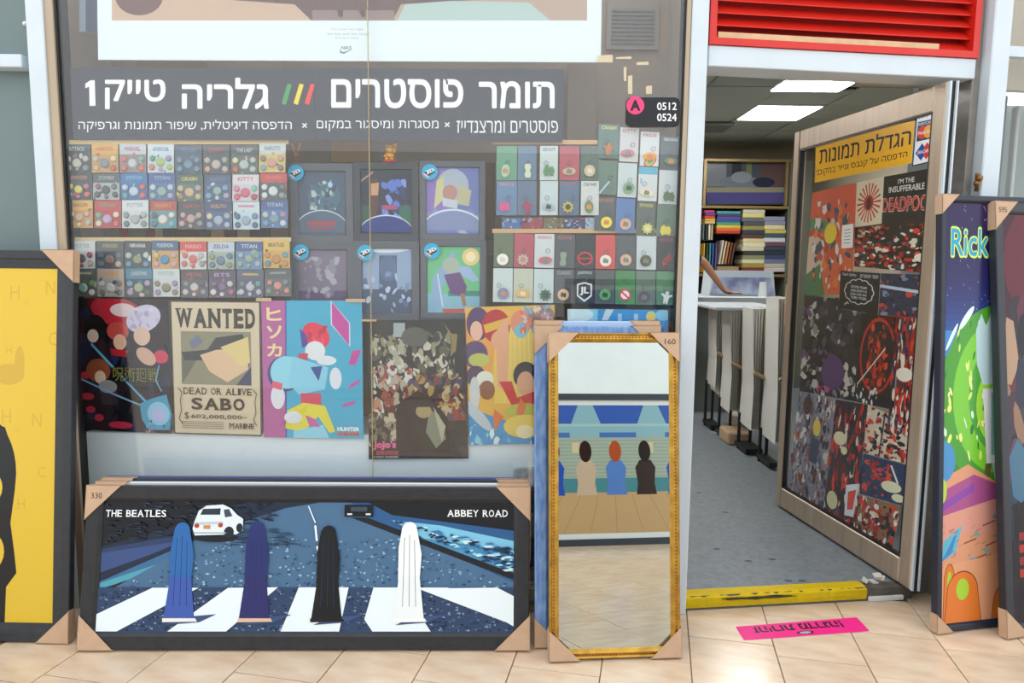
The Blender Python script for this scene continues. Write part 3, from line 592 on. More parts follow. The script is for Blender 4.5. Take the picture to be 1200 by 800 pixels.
A.ell(-.2, .22, .16, .14, '#EFEFEA'); A.use([(1003, 266), (1092, 260), (1088, 320), (1001, 312)]); A.collage(REDP+['#F0E9D8', '#D0402A', '#C8A18A'], 60, 11, .06, .17, (0, 0, 1, 1), .8); A.ell(.93, .7, .1, .09, '#EFEBD8'); dend(A)
A = dcell('notice', [(985, 317), (1032, 320), (1029, 369), (983, 361)], 'black notice with opening hours in a white cloud outline on the door', 'notice', base='#17181B', dy=.022)
A.text('Take1 Gallery', .05, .05, .42, .14, '#DDE2E4'); A.text('תומר פוסטרים'[::-1], .52, .06, .95, .14, '#DDE2E4')
for k in range(12):
    t = 2*math.pi*k/12; A.ell(.5+.27*math.cos(t), .5+.22*math.sin(t), .11, .11, '#DDE2E4')
for k in range(12):
    t = 2*math.pi*k/12; A.ell(.5+.27*math.cos(t), .5+.22*math.sin(t), .09, .09, '#17181B')
A.ell(.5, .5, .3, .25, '#17181B')
for k, s_ in enumerate(('שעות פתיחה', 'א-ה 10:00-20:30', 'שישי 10:00-15:00', 'שבת סגור')):
    s_ = ' '.join(w_ if any(ch.isdigit() for ch in w_) else w_[::-1] for w_ in s_.split()[::-1]); A.text(s_, .3, .36+.09*k, .7, .42+.09*k, '#E8ECEE')
A.line([(.15, .88), (.22, .8), (.26, .84)], .02, '#DDE2E4'); dend(A)
A = dcell('poster', [(1032, 320), (1086, 322), (1081, 372), (1029, 369)], 'dark blue comic strip poster with a pale light beam on the door', base='#28304E'); A.collage(['#B8352C', '#2C3654', '#1C2038', '#7E8AA8', '#C8442E'], 20, 5, .08, .2); A.line([(0, .3), (1, .42)], .07, '#BFD6EA'); dend(A)
A = dcell('poster', [(943, 346), (985, 350), (983, 361), (1010, 366), (1001, 470), (937, 458)], 'dark violet and grey fantasy poster in the middle left of the door', base='#25242C'); A.use([(943, 346), (1010, 350), (1001, 470), (937, 458)]); A.collage(['#17161C', '#3A3540', '#4F4A55', '#8C8A86', '#6A4F78', '#C9C6BE', '#2C2A33', '#1E1B24'], 60, 21, .05, .18); A.ell(.62, .75, .2, .18, '#5A3E72'); A.text('POP', .35, .9, .6, .97, '#D8408C'); dend(A)
A = dcell('poster', [(1010, 366), (1056, 372), (1046, 480), (1001, 470)], 'comic poster with red oval ring on dark ground, middle of the door', base='#231719')
A.ell(.5, .45, .46, .42, '#B8291C', n=30); A.ell(.5, .45, .41, .38, '#2A1A1C', n=30); A.collage(['#C9301E', '#E04A2C', '#8C1E16', '#1E1A1E', '#5A1814'], 26, 33, .06, .17, (.25, .1, .78, .8)); A.line([(.05, .8), (.7, .35)], .02, '#D9D2C4'); A.collage(['#EFEDE4', '#D8DCE0'], 5, 3, .04, .08, (.05, .8, .6, 1)); dend(A)
A = dcell('poster', [(1029, 368), (1083, 372), (1072, 515), (1046, 505), (1056, 380), (1029, 378)], 'red and navy comic poster with white speech balloon by the hinge side', base='#A82A20'); A.use([(1048, 372), (1083, 372), (1072, 515), (1040, 505)]); A.collage(REDP+['#2A3A66', '#1E2A4C', '#EDE7D4', '#E8E2D0'], 60, 44, .07, .2); A.ell(.5, .48, .28, .06, '#ECE8DA'); dend(A)
A = dcell('poster', [(937, 458), (980, 468), (963, 615), (921, 585)], 'pale busy illustrated poster with yellow haired shape, lower left of door', base='#8F8A96'); A.collage(['#D8D2CC', '#E9E6E2', '#3A3A52', '#6A6478', '#C4743E', '#24242E', '#4A6A8C', '#B0A8A8', '#8A3A34'], 80, 52, .04, .13); A.ell(.62, .26, .1, .07, '#E4CF4C'); A.ell(.3, .1, .12, .08, '#4A2A22'); A.rect(.5, .35, .72, .55, '#2A3450'); dend(A)
A = dcell('poster', [(980, 468), (1017, 474), (1001, 640), (963, 615)], 'dark red comic poster with cream speech balloons, lower middle of door', base='#3A1A1A'); A.collage(REDP+['#241418', '#33181A', '#57201C'], 60, 61, .06, .18); A.ell(.28, .28, .2, .05, '#E6E2B8'); A.ell(.45, .36, .1, .03, '#E6E2B8'); A.ell(.25, .76, .17, .07, '#D8DAA8'); A.poly([(.62, .6), (1, .55), (.92, .8), (.66, .82)], '#DDE8F0'); A.poly([(.7, .64), (.93, .6), (.88, .75), (.72, .77)], '#D8462C'); dend(A)
A = dcell('poster', [(1017, 474), (1072, 500), (1066, 545), (1012, 530)], 'row of comic panels with figures in red on cream, right side of door', base='#D8D0B8'); A.collage(['#C4301E', '#1E1A1C', '#8C2018', '#E8E0C8', '#2C2428', '#D8452C'], 34, 70, .08, .2); A.line([(.4, 0), (.36, 1)], .03, '#1A1A1A'); dend(A)
A = dcell('poster', [(1012, 531), (1065, 546), (1057, 592), (1006, 578)], 'navy comic poster crossed by a red running shape and balloons', base='#22365E'); A.collage(['#C4301E', '#A8261A', '#22365E', '#1A2A4C', '#E04A2C'], 18, 75, .08, .18, (.05, .1, .7, .95)); A.line([(.65, .1), (.85, .5)], .04, '#E8E8E4'); A.ell(.72, .62, .22, .14, '#E2E6C4'); A.ell(.9, .85, .14, .1, '#E2E6C4'); dend(A)
A = dcell('poster', [(1006, 579), (1056, 593), (1041, 666), (998, 640)], 'comic poster of red shapes and two dark wheels at the door bottom', base='#8C6A4A'); A.collage(REDP+['#E6DCC0', '#D8C29A', '#C4301E', '#EDEDE8'], 36, 81, .07, .2, (0, 0, 1, .8)); A.rect(.45, .78, 1, 1, '#C99A50'); A.ell(.62, .88, .14, .1, '#26262A'); A.ell(.88, .9, .13, .1, '#26262A'); A.ell(.62, .88, .06, .05, '#8A8A8E'); A.ell(.88, .9, .05, .04, '#8A8A8E'); dend(A)
A = dcell('price_tag', [(987, 264), (1000, 262), (999, 290), (986, 291)], 'small white paper tag with faint lines taped on the door glass', 'tag', dy=.009, base='#E6E4DE')
for k in range(5): A.rect(.2, .2+.14*k, .8, .24+.14*k, '#9A9A9E')
dend(A)
# yellow sign and card sticker
q = [(956, 167), (1072, 141), (1068, 191), (955, 214)]
A = dcell('sign', q, 'yellow sign with two lines of black Hebrew lettering on the open door', 'sign', dy=.006, base='#F2B51C')
A.text('הגדלת תמונות'[::-1], .05, .12, .98, .56, '#1E1A12', .01); A.text('הדפסה על קנבס ונייר במקום!'[::-1], .02, .66, .96, .88, '#1E1A12', .006); dend(A)
q = [(1075, 127), (1099, 122), (1095, 189), (1069, 195)]
A = dcell('payment_sticker', q, 'white sticker with three payment card emblems on the door corner', 'sticker', dy=.006, base='#1E2436'); A.rect(.04, .02, .96, .98, '#EEF0F2')
A.text('ISRACARD', .1, .08, .6, .12, '#2A2E40'); A.text('ישראכרט'[::-1], .1, .14, .6, .19, '#2A2E40'); A.poly([(.66, .13), (.78, .07), (.9, .13), (.78, .19)], '#C8283A'); A.poly([(.78, .07), (.9, .13), (.78, .13)], '#2A2E50')
A.rect(.1, .24, .9, .58, '#23305E'); A.text('EUROCARD', .14, .26, .86, .31, '#EDEFF4'); A.ell(.36, .44, .23, .115, '#D8342A'); A.ell(.64, .44, .23, .115, '#F0A32A'); A.text('MasterCard', .16, .41, .84, .47, '#F4F4F4', .01)
A.poly([(.1, .78), (.38, .63), (.38, .93)], '#2A4AA0'); A.poly([(.38, .63), (.52, .7), (.52, .86), (.38, .93)], '#2A4AA0'); A.poly([(.9, .78), (.62, .63), (.62, .93)], '#D03A34'); A.poly([(.62, .63), (.5, .7), (.5, .86), (.62, .93)], '#D03A34'); A.text('ISRACARD', .2, .75, .8, .81, '#F2F2F2', .01); dend(A)

# ================================================================ leaning frames outside
def ring(bm, W, H, prof):
    loops = []
    for ins, y in prof: loops.append([bm.verts.new((x, y, z)) for x, z in ((ins, ins), (W-ins, ins), (W-ins, H-ins), (ins, H-ins))])
    loops.append(loops[0])
    for a_, b_ in zip(loops, loops[1:]):
        for k in range(4): bm.faces.new((a_[k], a_[(k+1) % 4], b_[(k+1) % 4], b_[k]))
def protector(parent, P0, sx_, sz_, s, t, mk=None):
    bm = B(); x, z = P0; c = .003; s2 = s*.97
    def tri(y0, y1): prism(bm, [(x-sx_*c, z-sz_*c), (x+sx_*s, z-sz_*c), (x-sx_*c, z+sz_*s2)][::1 if sx_*sz_ < 0 else -1], y0, y1)
    tri(-.004, -.0015)
    xs = sorted((x-sx_*c, x-sx_*.0005)); zs_ = sorted((z, z+sz_*s2)); box(bm, (xs[0], -.004, zs_[0]), (xs[1], t+.002, zs_[1]))
    zs_ = sorted((z-sz_*c, z-sz_*.0005)); xs = sorted((x, x+sx_*s)); box(bm, (xs[0], -.004, zs_[0]), (xs[1], t+.002, zs_[1]))
    o = mkobj('corner_protector', bm, CARD, parent)
    if mk:
        A = Art(Plane((0, 0, 0), (1, 0, 0), (0, 1, 0), (0, 0, 1)), -.0046); cx = x+sx_*s*.30; cz = z+sz_*s*.28; A.local(cx-.02, cz-.01, cx+.02, cz+.01)
        A.text(mk, 0, 0, 1, 1, '#3A3230'); o2 = A.build('pencilled_price', o)
def frame(name, label, cat, bl, br, top, lean, fw, t, m, ps=.11, art=None, back=0.0, prof=None, corners='lbrt', group=None, glossy=True, mk=None, up_=0.0, Wd=None, hidden=False, dx=0.0):
    A_ = onZ(*bl); B_ = onZ(*br); U = (B_-A_); W = Wd or U.length; U.normalize(); K = Vector((-U.y, U.x, 0)); l = math.radians(lean)
    A_ = A_+K*back+U*dx
    V = Vector((0, 0, math.cos(l)))+K*math.sin(l); Kb = K*math.cos(l)-Vector((0, 0, math.sin(l)))
    P = Plane(A_+Vector((0, 0, t*math.sin(l)+.004*math.cos(l))), U, Kb, V); P.W = W; P.H = P.px(*top)[1]; W, H = P.W, P.H
    r = empty(name, P.M); tag(r, label, cat, group)
    bm = B(); ring(bm, W, H, prof or [(0, t), (0, 0.002), (.004, 0), (fw-.01, 0), (fw-.004, .004), (fw, .010), (fw, t)]); mkobj('moulding', bm, m, r)
    bm = B(); box(bm, (fw-.004, .0125, fw-.004), (W-fw+.004, t-.002, H-fw+.004)); mkobj('backing_board', bm, mat('backing_board', '#8A7660', .8), r)
    for c, (px_, pz_, a_, b_) in dict(a=(0, 0, 1, 1), b=(W, 0, -1, 1), l=(0, H, 1, -1), r=(W, H, -1, -1)).items():
        if c in corners: protector(r, (px_, pz_), a_, b_, ps, t, (mk or {}).get(c))
    if art:
        A = Art(P, .012, 3e-6); A.local(fw-.001, fw-.001, W-fw+.001, H-fw+.001); art(A); A.build('artwork', r, GLOSSINK if glossy else INK)
    return r, P

def serif(A, s_, x0, y0, x1, y1, c, b_=.03):
    ws = {'W': 1.35, 'M': 1.25, 'I': .5, ' ': .5, 'A': 1.05, 'N': 1.05, '-': .8, ',': .4}; tot = sum(ws.get(ch, .85) for ch in s_); x = x0
    for ch in s_:
        w_ = (x1-x0)*ws.get(ch, .85)/tot
        if ch != ' ':
            g0, g1 = x+w_*.07, x+w_*.93; hh_ = y1-y0
            if ch in '-,': A.rect(g0, y0+hh_*(.45 if ch == '-' else .85), g1, y0+hh_*(.6 if ch == '-' else 1.1), c)
            else:
                A.text(ch, g0, y0, g1, y1, c, b_); t_ = hh_*.07; q_ = (g1-g0)
                feet = dict(W=((.0, 0), (.75, 0)), A=((.0, 1), (.75, 1)), N=((.0, 0), (.0, 1), (.75, 0)), M=((0, 0), (0, 1), (.75, 1), (.75, 0)), T=((.36, 1),), I=((.0, 0), (.0, 1)), E=((0, 0), (0, 1)), D=((0, 0), (0, 1)), R=((0, 0), (0, 1), (.75, 1)), B=((0, 0), (0, 1)), V=((0, 0), (.75, 0)), L=((0, 0), (0, 1))).get(ch, ())
                for fx, fy in feet: A.rect(g0+q_*(fx-.06), y0 if not fy else y1-t_, g0+q_*(fx+.32), y0+t_ if not fy else y1, c)
        x += w_
# long street photograph in black frame
def art_street(A):
    A.rect(0, 0, 1, 1, '#3D6A94'); A.poly([(0, 0), (.53, 0), (.44, .05), (.28, .22), (.0, .62)], '#1E2A3E')
    A.poly([(0, 0), (.35, 0), (.2, .17), (0, .35)], '#14171F'); A.poly([(0, .37), (.22, .24), (.12, .40), (0, .5)], '#2C3D63'); A.poly([(0, .4), (.2, .30), (.12, .41), (0, .55)], '#3B4F80')
    A.poly([(0, .63), (.27, .34), (.275, .37), (0, .68)], '#4E9CAF'); A.poly([(0, .68), (.275, .37), (.30, .36), (0, .73)], '#22242A')
    A.poly([(.28, .22), (.44, .05), (.53, 0), (.60, 0), (1, .60), (1, 1), (0, 1), (0, .73)], '#4A6C8E')
    A.poly([(.60, 0), (1, 0), (1, .62), (.64, .12)], '#2C5A8C'); A.poly([(.64, 0), (1, 0), (1, .22), (.7, .1)], '#15171D'); A.poly([(.7, .14), (.82, .18), (1, .30), (1, .38), (.78, .28)], '#7CC0DC'); A.poly([(.72, .25), (.9, .34), (1, .42), (1, .54), (.8, .36)], '#4A90BC')
    A.poly([(.60, .12), (.64, .12), (1, .55), (1, .60)], '#1B1E24')
    R = random.Random(7)
    for i in range(1500):           # grain of the asphalt
        x = R.uniform(.02, .99); y = R.uniform(.28, .99); lo = .30+.72*max(0, .36-x)*1.0
        if y < max(.18, .72-x*1.4) or y < (x-.6)*1.35+.12: continue
        l = R.uniform(.003, .012); A.poly([(x, y), (x+l*.6, y-.008), (x+l, y), (x+l*.5, y+.01)], R.choice(['#3A5A7C', '#7FA4C0', '#34506F', '#6A92B0', '#4A7092', '#9AB8CC', '#2E4666']))
    A.poly([(.0, .66), (1, .655), (1, .665), (0, .68)], '#35567A')
    A.poly([(0, .66), (1, .66), (1, 1), (0, 1)], '#2F4364')
    for i in range(900):
        x = R.uniform(0, .99); y = R.uniform(.67, .985); l = R.uniform(.003, .01); A.poly([(x, y), (x+l, y-.008), (x+l, y+.01)], R.choice(['#1C2A46', '#5A718E', '#8496AC', '#16203A', '#40557A']))
    for a_, b_, c_, d_ in ((.12, .24, -.08, .05), (.32, .43, .17, .31), (.50, .61, .40, .54), (.70, .80, .60, .76), (.86, .97, .84, 1.02)):
        pass
    Wt = '#E4EFF4'
    A.poly([(.13, .66), (.24, .66), (.05, .99), (0, .99), (0, .86)], Wt); A.poly([(.31, .66), (.43, .655), (.31, .99), (.17, .99)], Wt); A.poly([(.48, .655), (.60, .655), (.58, .99), (.44, .99)], Wt)
    A.poly([(.66, .655), (.73, .655), (.80, .99), (.66, .99), (.64, .9)], Wt); A.poly([(.76, .655), (.84, .655), (1, .88), (1, .94)], Wt); A.poly([(.84, .66), (.96, .655), (1, .72), (1, .95)], Wt)
    A.line([(.497, .03), (.515, .16)], .003, Wt); A.line([(.515, .18), (.52, .30)], .005, Wt); A.line([(.523, .34), (.536, .52)], .009, Wt)
    R = random.Random(12)
    for i in range(260):           # foliage and pavement shade
        x = R.uniform(.70, 1.0); y = .14+(x-.7)*.75+R.uniform(0, .22)
        if y > .12+(x-.64)*1.36-.05: continue
        l = R.uniform(.004, .02); A.poly([(x, y), (x+l, y-.008), (x+l*1.6, y+.006), (x+l*.5, y+.012)], R.choice(['#1F3A5C', '#9AD0E4', '#3A74A4', '#C8E4EE', '#16243A']))
    for i in range(160):
        x = R.uniform(0, .4); y = R.uniform(.0, .34)*(1-x*1.4); l = R.uniform(.004, .025); A.poly([(x, y), (x+l, y-.01), (x+l*1.4, y+.006)], R.choice(['#1A2130', '#20293C', '#10131A', '#2A3650']))
    for i in range(60):
        x = R.uniform(.28, .44); y = R.uniform(.2, .34); l = R.uniform(.01, .035); A.poly([(x, y), (x+l, y-.006), (x+l*1.5, y+.004)], R.choice(['#22344C', '#2C4460']))
    # a parked pale car
    A.ell(.275, .275, .055, .035, '#141A22'); A.poly([(.222, .16), (.232, .07), (.25, .03), (.29, .02), (.31, .05), (.325, .10), (.34, .13), (.34, .22), (.325, .25), (.225, .26), (.219, .21)], '#DDE7EA')
    A.poly([(.236, .10), (.242, .055), (.285, .05), (.284, .10)], '#2A3644'); A.poly([(.292, .06), (.305, .055), (.314, .11), (.296, .12)], '#3C4A5A'); A.ell(.307, .235, .012, .045, '#20262E'); A.ell(.332, .2, .008, .035, '#20262E'); A.poly([(.222, .16), (.29, .15), (.295, .17), (.222, .18)], '#B9C6CE'); A.rect(.245, .18, .262, .21, '#C98A5A'); A.rect(.222, .235, .30, .245, '#9AA8B0'); A.ell(.229, .185, .006, .018, '#B33A2C'); A.ell(.286, .18, .006, .018, '#B33A2C')
    A.rect(.585, .02, .655, .11, '#10141C'); A.rect(.60, .035, .64, .07, '#3A4656'); A.rect(.592, .085, .604, .098, '#D8DCE0'); A.rect(.637, .085, .649, .098, '#D8DCE0')
    # plain upright colour shapes in place of the figures
    for x, top_, c1, c2, c3, lx in ((.195, .06, '#2B66A8', '#3E5AA8', '#E7E6E0', -.02), (.375, .05, '#27306A', '#2C2E66', '#D9B79A', 0), (.548, .08, '#15171C', '#15171C', '#1A1A1E', 0), (.745, .05, '#EEF2F2', '#E8EEF0', '#F2F2EE', 0)):
        A.poly([(x-.03, .94), (x+.05, .92), (x+.09, .86), (x+.01, .88)], '#3A4E78'); A.ell(x, top_+.15, .017, .05, c1)
        A.poly([(x-.018, top_+.14), (x+.016, top_+.13), (x+.030, top_+.35), (x+.026, top_+.55), (x-.026, top_+.55), (x-.026, top_+.3)], c1)
        A.poly([(x-.024, top_+.52), (x+.026, top_+.52), (x+.038, .90), (x-.036, .90)], c2); A.poly([(x-.038, .89), (x+.04, .89), (x+.045, .915), (x-.038, .92)], c3)
        for k in range(7): A.line([(x-.018+.006*k, top_+.2+.02*(k % 3)), (x-.022+.008*k, .8)], .0012, '#1A2A5A' if k % 2 else c2)
    serif(A, 'THE BEATLES', .008, .065, .155, .118, '#EDF0F0', .014); serif(A, 'ABBEY ROAD', .835, .055, .985, .108, '#EDF0F0', .014)
W1 = 'wide street picture in black wooden frame with cardboard corners, lower left'
f1, P1 = frame('framed_poster', W1, 'framed picture', (91, 764), (620, 764), (350, 570), 11.5, .058, .03, BLACKWOOD, .125, art_street, prof=[(0, .03), (0, .002), (.003, 0), (.045, .002), (.052, .006), (.058, .010), (.058, .03)], corners='ablr', mk={'l': '330'})
frame('framed_poster', 'black framed picture directly behind the wide street picture, only its silver edge showing', 'framed picture', (95, 764), (618, 764), (350, 565), 11.5, .05, .022, mat('silver_edge', '#C8CCD2', .35, .6), .12, None, back=.036, corners='lr', Wd=P1.W*.992)
frame('framed_poster', 'rearmost black framed picture of the stack leaning under the shop window', 'framed picture', (97, 764), (618, 764), (350, 561), 11.5, .05, .022, BLACKWOOD, .12, None, back=.066, corners='lr', Wd=P1.W*.985)
frame('framed_poster', 'thin blue edged picture at the very back of the stack under the window', 'framed picture', (97, 764), (618, 764), (350, 558.5), 11.5, .05, .016, mat('indigo_edge', '#3B4486', .5), .12, None, back=.094, corners='', Wd=P1.W*.97)
# yellow poster on the left
def art_yellow(A):
    A0 = A.map; A.clip = None
    Yl = '#D9B63A'; A.rect(0, 0, 1, 1, Yl); f_ = '#C9A53A'
    for (t_, x, y, s_) in (('H', .72, .05, .05), ('13', .80, .09, .022), ('N', .93, .035, .05), ('C', .95, .18, .05), ('H', .68, .5-.1, .05), ('10', .76, .45, .02), ('N', .86, .41, .05), ('C', .9, .56, .04), ('H', .78, .65, .04), ('N', .6, .66, .03), ('OH', .55, .1, .03), ('H', .7, .22, .03), ('O', .5, .3, .04)):
        A.text(t_, x, y, x+s_*1.1, y+s_*.75, f_)
    A.ell(.72, .3, .09, .03, f_); A.ell(.78, .27, .03, .05, f_)
    A.clip = (0, 0, 1, 1); K_ = '#1B1C1D'
    A.ell(.50, .58, .27, .18, K_, n=40); A.poly([(.0, .45), (.55, .42), (.70, .45), (.75, .52), (.765, .62), (.74, .72), (.765, .80), (.78, .86), (.72, .90), (.715, 1), (0, 1)], K_)
    A.ell(.60, .62, .09, .05, Yl); A.ell(.60, .62, .06, .03, K_); A.rect(.6, .6, .68, .615, Yl); A.rect(.64, .6, .67, .72, Yl); A.ell(.62, .80, .085, .055, Yl); A.ell(.61, .80, .05, .03, K_); A.rect(.5, .68, .64, .69, Yl)
frame('framed_poster', 'yellow poster with black rounded shape in wide dark frame at the far left', 'framed picture', (-160, 751), (80, 755), (30, 293), 6.5, .066, .03, mat('dark_slate_wood', '#2B2E33', .5, noise=.25, nscale=30), .12, art_yellow, corners='br', prof=[(0, .03), (0, .002), (.003, 0), (.03, .001), (.032, .005), (.04, .006), (.066, .010), (.066, .03)])
# two tall posters on the right
def art_space(A):
    A.local(.027, .027, .317, A.p.H-.027); A.clip = (0, 0, 1.74, 1)
    A.rect(0, 0, 1.74, 1, '#D99A78'); A.rect(0, 0, 1.74, .35, '#241E4C'); A.rect(0, .33, 1.74, .66, '#4C9A34')
    for k in range(22):
        f_ = k/22; c = [int(a_+(b_-a_)*f_**2.5) for a_, b_ in zip((40, 26, 74), (50, 96, 170))]; A.rect(0, f_*.32, 1.74, (f_+.06)*.32+.01, '#%02x%02x%02x' % tuple(c))
    R = random.Random(3)
    for k in range(50): A.ell(R.random(), R.random()*.25, .004, .0025, '#9FA4D8', n=6)
    A.rect(0, .32, 1, 1, '#3F8A38'); A.rect(0, .3, .3, .36, '#3F86C4'); A.ell(.85, .46, .9, .22, '#4C9A34', n=40); A.ell(.9, .46, .75, .185, '#79C63A', n=36); A.ell(.95, .46, .55, .14, '#4FA03C', n=36); A.ell(.9, .48, .38, .1, '#9BD848', n=30); A.ell(.95, .5, .25, .06, '#5DB03C')
    for k in range(42):
        x = R.random(); y = R.uniform(.28, .62); A.ell(x, y, R.uniform(.01, .035), R.uniform(.004, .012), R.choice(['#D8F0DC', '#E6EE7C', '#E9EE9A', '#C9E86A', '#2E7A3A']), rot=R.uniform(-30, 30))
    A.ell(.35, .27, .12, .012, '#DDF0EC', rot=-12); A.ell(.12, .315, .1, .009, '#DDF0EC', rot=-18)
    # pale blue and teal jagged shape instead of the figure
    A.poly([(.50, .30), (.58, .26), (.66, .29), (.78, .24), (.85, .29), (.97, .28), (1, .33), (1, .40), (.9, .43), (.62, .43), (.52, .38)], '#B9D6DC'); A.poly([(.62, .44), (.98, .44), (1, .62), (.7, .62)], '#E4E8EC'); A.poly([(.76, .45), (.9, .45), (.9, .6), (.77, .6)], '#7CC4C4'); A.poly([(.68, .62), (.78, .62), (.68, .75), (.6, .75)], '#6A6438'); A.poly([(.78, .62), (.95, .62), (.9, .70)], '#B9D8C0')
    A.poly([(0, .65), (.4, .62), (1, .68), (1, 1), (0, 1)], '#D99A78'); A.poly([(0, .68), (.5, .645), (1, .68), (1, .72), (0, .74)], '#A8548C'); A.poly([(0, .71), (.5, .665), (.5, .685), (0, .73)], '#8A4AA8'); A.poly([(.0, .74), (.9, .705), (1, .74), (1, .8), (.5, .78), (0, .8)], '#D99A8A')
    A.ell(.0, .61, .2, .05, '#4A90C8'); A.ell(0, .68, .07, .03, '#B8D850'); A.poly([(.03, .80), (.32, .765), (.22, .83), (.0, .85)], '#5CB4CC'); A.poly([(0, .85), (.26, .77), (.16, .83)], '#3A86C8')
    for x, y in ((.55, .79), (.72, .83), (.9, .80), (.5, .85), (.85, .75)): A.ell(x, y, .05, .006, '#7AA8AC'); A.line([(x, y+.01), (x-.2, y+.02)], .004, '#8A5A44')
    A.poly([(0, .86), (1, .84), (1, 1), (0, 1)], '#E0A07A')
    for cx, w_, t_ in ((.13, .08, .865), (.34, .24, .885), (.98, .14, .93)):
        A.ell(cx, t_+.04, w_+.01, .05, '#7A3A1C', n=30); A.poly([(cx-w_-.01, t_+.04), (cx+w_+.01, t_+.04), (cx+w_*1.25+.01, 1), (cx-w_*1.15-.01, 1)], '#7A3A1C')
        A.ell(cx, t_+.04, w_, .047, '#DE7A34', n=30); A.poly([(cx-w_, t_+.04), (cx+w_, t_+.04), (cx+w_*1.25, 1), (cx-w_*1.15, 1)], '#DE7A34'); A.ell(cx, t_+.035, w_*.42, .026, '#A8D23C')
    for k in range(60):
        x = R.uniform(0, 1.7); y = R.uniform(.74, .86); A.line([(x, y), (x-R.uniform(.03, .1), y+.006)], .0022, R.choice(['#B87A60', '#C88A70', '#A86A58']))
    A.text('Rick', .07, .05, .70, .135, '#123A5C', .07); A.text('Rick', .08, .055, .69, .13, '#D8E65A', .05); A.text('Rick', .09, .06, .68, .125, '#2E9FC0', .015); A.text('a', .84, .095, .96, .12, '#2E9FC0', .02)
frame('framed_poster', 'tall framed poster with purple sky and green swirl leaning right of the door', 'framed picture', (1098, 744), (1173, 735), (1115, 228), 4.6, .028, .03, mat('navy_frame', '#25293A', .45, noise=.15), .075, art_space, corners='ablr', Wd=.56)
def art_night(A):
    A.rect(0, 0, 1, 1, '#1C1B26'); A.rect(0, 0, 1, .35, '#3A0E1E'); A.ell(.6, .12, .6, .2, '#5C1428'); A.ell(.3, .5, .5, .2, '#3A2A34')
    A.collage(['#2A1E26', '#14131A', '#5A2436', '#8C6A54', '#3A3038', '#A88A70', '#23283A'], 60, 4, .05, .15, (0, .2, 1, .62), .8); A.collage(['#1C2A3C', '#24364E', '#3E6A84', '#14161F', '#5A3A54', '#10121A'], 50, 6, .04, .14, (0, .55, 1, .8), .8); A.collage(['#17161F', '#1C1A26', '#22202C'], 20, 8, .06, .14, (0, .8, 1, 1)); A.text('RED MOON', .1, .8, .4, .83, '#1A1922'); 
    for k in range(4): A.rect(.07, .78+.03*k, .2, .80+.03*k, '#A8302C' if k % 2 else '#8A2828')
frame('framed_poster', 'dark red and blue framed poster at the right edge, in front of purple one', 'framed picture', (1180, 750), (1298, 730), (1190, 237), 7.0, .045, .03, mat('slate_frame', '#262A33', .45, noise=.15), .11, art_night, corners='al', mk={'l': '595'}, Wd=.7)
# mirror and the frames behind it
gprof = [(0, .034), (0, .006), (.004, .002), (.010, .006), (.014, .004), (.022, .0), (.028, .004), (.032, .009), (.036, .012), (.036, .034)]
mr, MP = frame('wall_mirror', 'tall mirror in ornate gold frame with cardboard corners, in front of stacked frames', 'mirror', (644, 777), (798, 772), (720, 390), 8.0, .036, .034, GOLD, .11, None, prof=gprof, corners='ablr', mk={'r': '160'})
bm = B(); box(bm, (.03, .0112, .03), (MP.W-.03, .0122, MP.H-.03)); mkobj('mirror_glass', bm, MIRROR, mr)
bm = B(); R = random.Random(1)
def bead(x, z, rx=.0045, rz=.0045): bmesh.ops.create_icosphere(bm, subdivisions=1, radius=1, matrix=Matrix.Translation((x, .0035, z)) @ Matrix.Diagonal((rx, .004, rz, 1)))
n = int(MP.H/.013)
for k in range(n):
    z = .02+(MP.H-.04)*k/(n-1); bead(.0165, z); bead(MP.W-.0165, z)
n = int(MP.W/.013)
for k in range(n):
    x = .02+(MP.W-.04)*k/(n-1); bead(x, .0165); bead(x, MP.H-.0165)
o = mkobj('beading', bm, mat('aged_gold', '#A05A2A', .4, .7), mr, True); o['kind'] = 'stuff'
frame('framed_poster', 'blue frame with cardboard corners standing just behind the gold mirror', 'picture frame', (632, 770), (795, 765), (700, 382), 8.0, .05, .022, DENIM, .11, None, back=.055, corners='ablr', Wd=MP.W*1.0, dx=-.01)
frame('framed_poster', 'pale blue framed mirror at the back of the stack behind the gold mirror', 'picture frame', (632, 770), (795, 765), (700, 376), 8.0, .05, .02, mat('pale_denim', '#A8BCD6', .5), .11, None, back=.09, corners='lr', Wd=MP.W*1.0, dx=-.005)
# picture standing opposite, seen in the mirror
bk = Plane((2.33, -.92, .0), (-1, 0, 0), (0, -math.cos(.06), math.sin(.06)*-1), (0, -math.sin(.06), math.cos(.06)))
rb = empty('framed_poster', bk.M); tag(rb, 'large picture of pale room and four coloured shapes, seen in the mirror', 'framed picture'); bw, bh = 1.85, 1.28
bm = B(); ring(bm, bw, bh, [(0, .04), (0, 0), (.055, 0), (.055, .04)]); mkobj('moulding', bm, DKFR, rb)
bm = B(); box(bm, (.04, .015, .04), (bw-.04, .035, bh-.04)); mkobj('mount', bm, PAPER, rb)
A = Art(bk, .014); A.local(.10, .10, bw-.10, bh-.10); A.rect(0, 0, 1, 1, '#9FB4AE'); A.rect(0, 0, 1, .25, '#8FB8C4')
for k in range(3): x = k*.36-.04; A.poly([(x, 0), (x+.28, 0), (x+.24, .15), (x+.04, .15)], '#3B5FB4'); A.rect(x+.05, .22, x+.25, .26, '#4C74B8')
A.rect(0, .15, 1, .17, '#A8C8C8'); A.rect(0, .27, 1, .62, '#A9B4A4')
for k in range(12): A.rect(0, .28+.028*k, 1, .29+.028*k, '#98A89C')
for k in range(5): A.rect(.08+.2*k, .3, .12+.2*k, .38, '#D8C8A0')
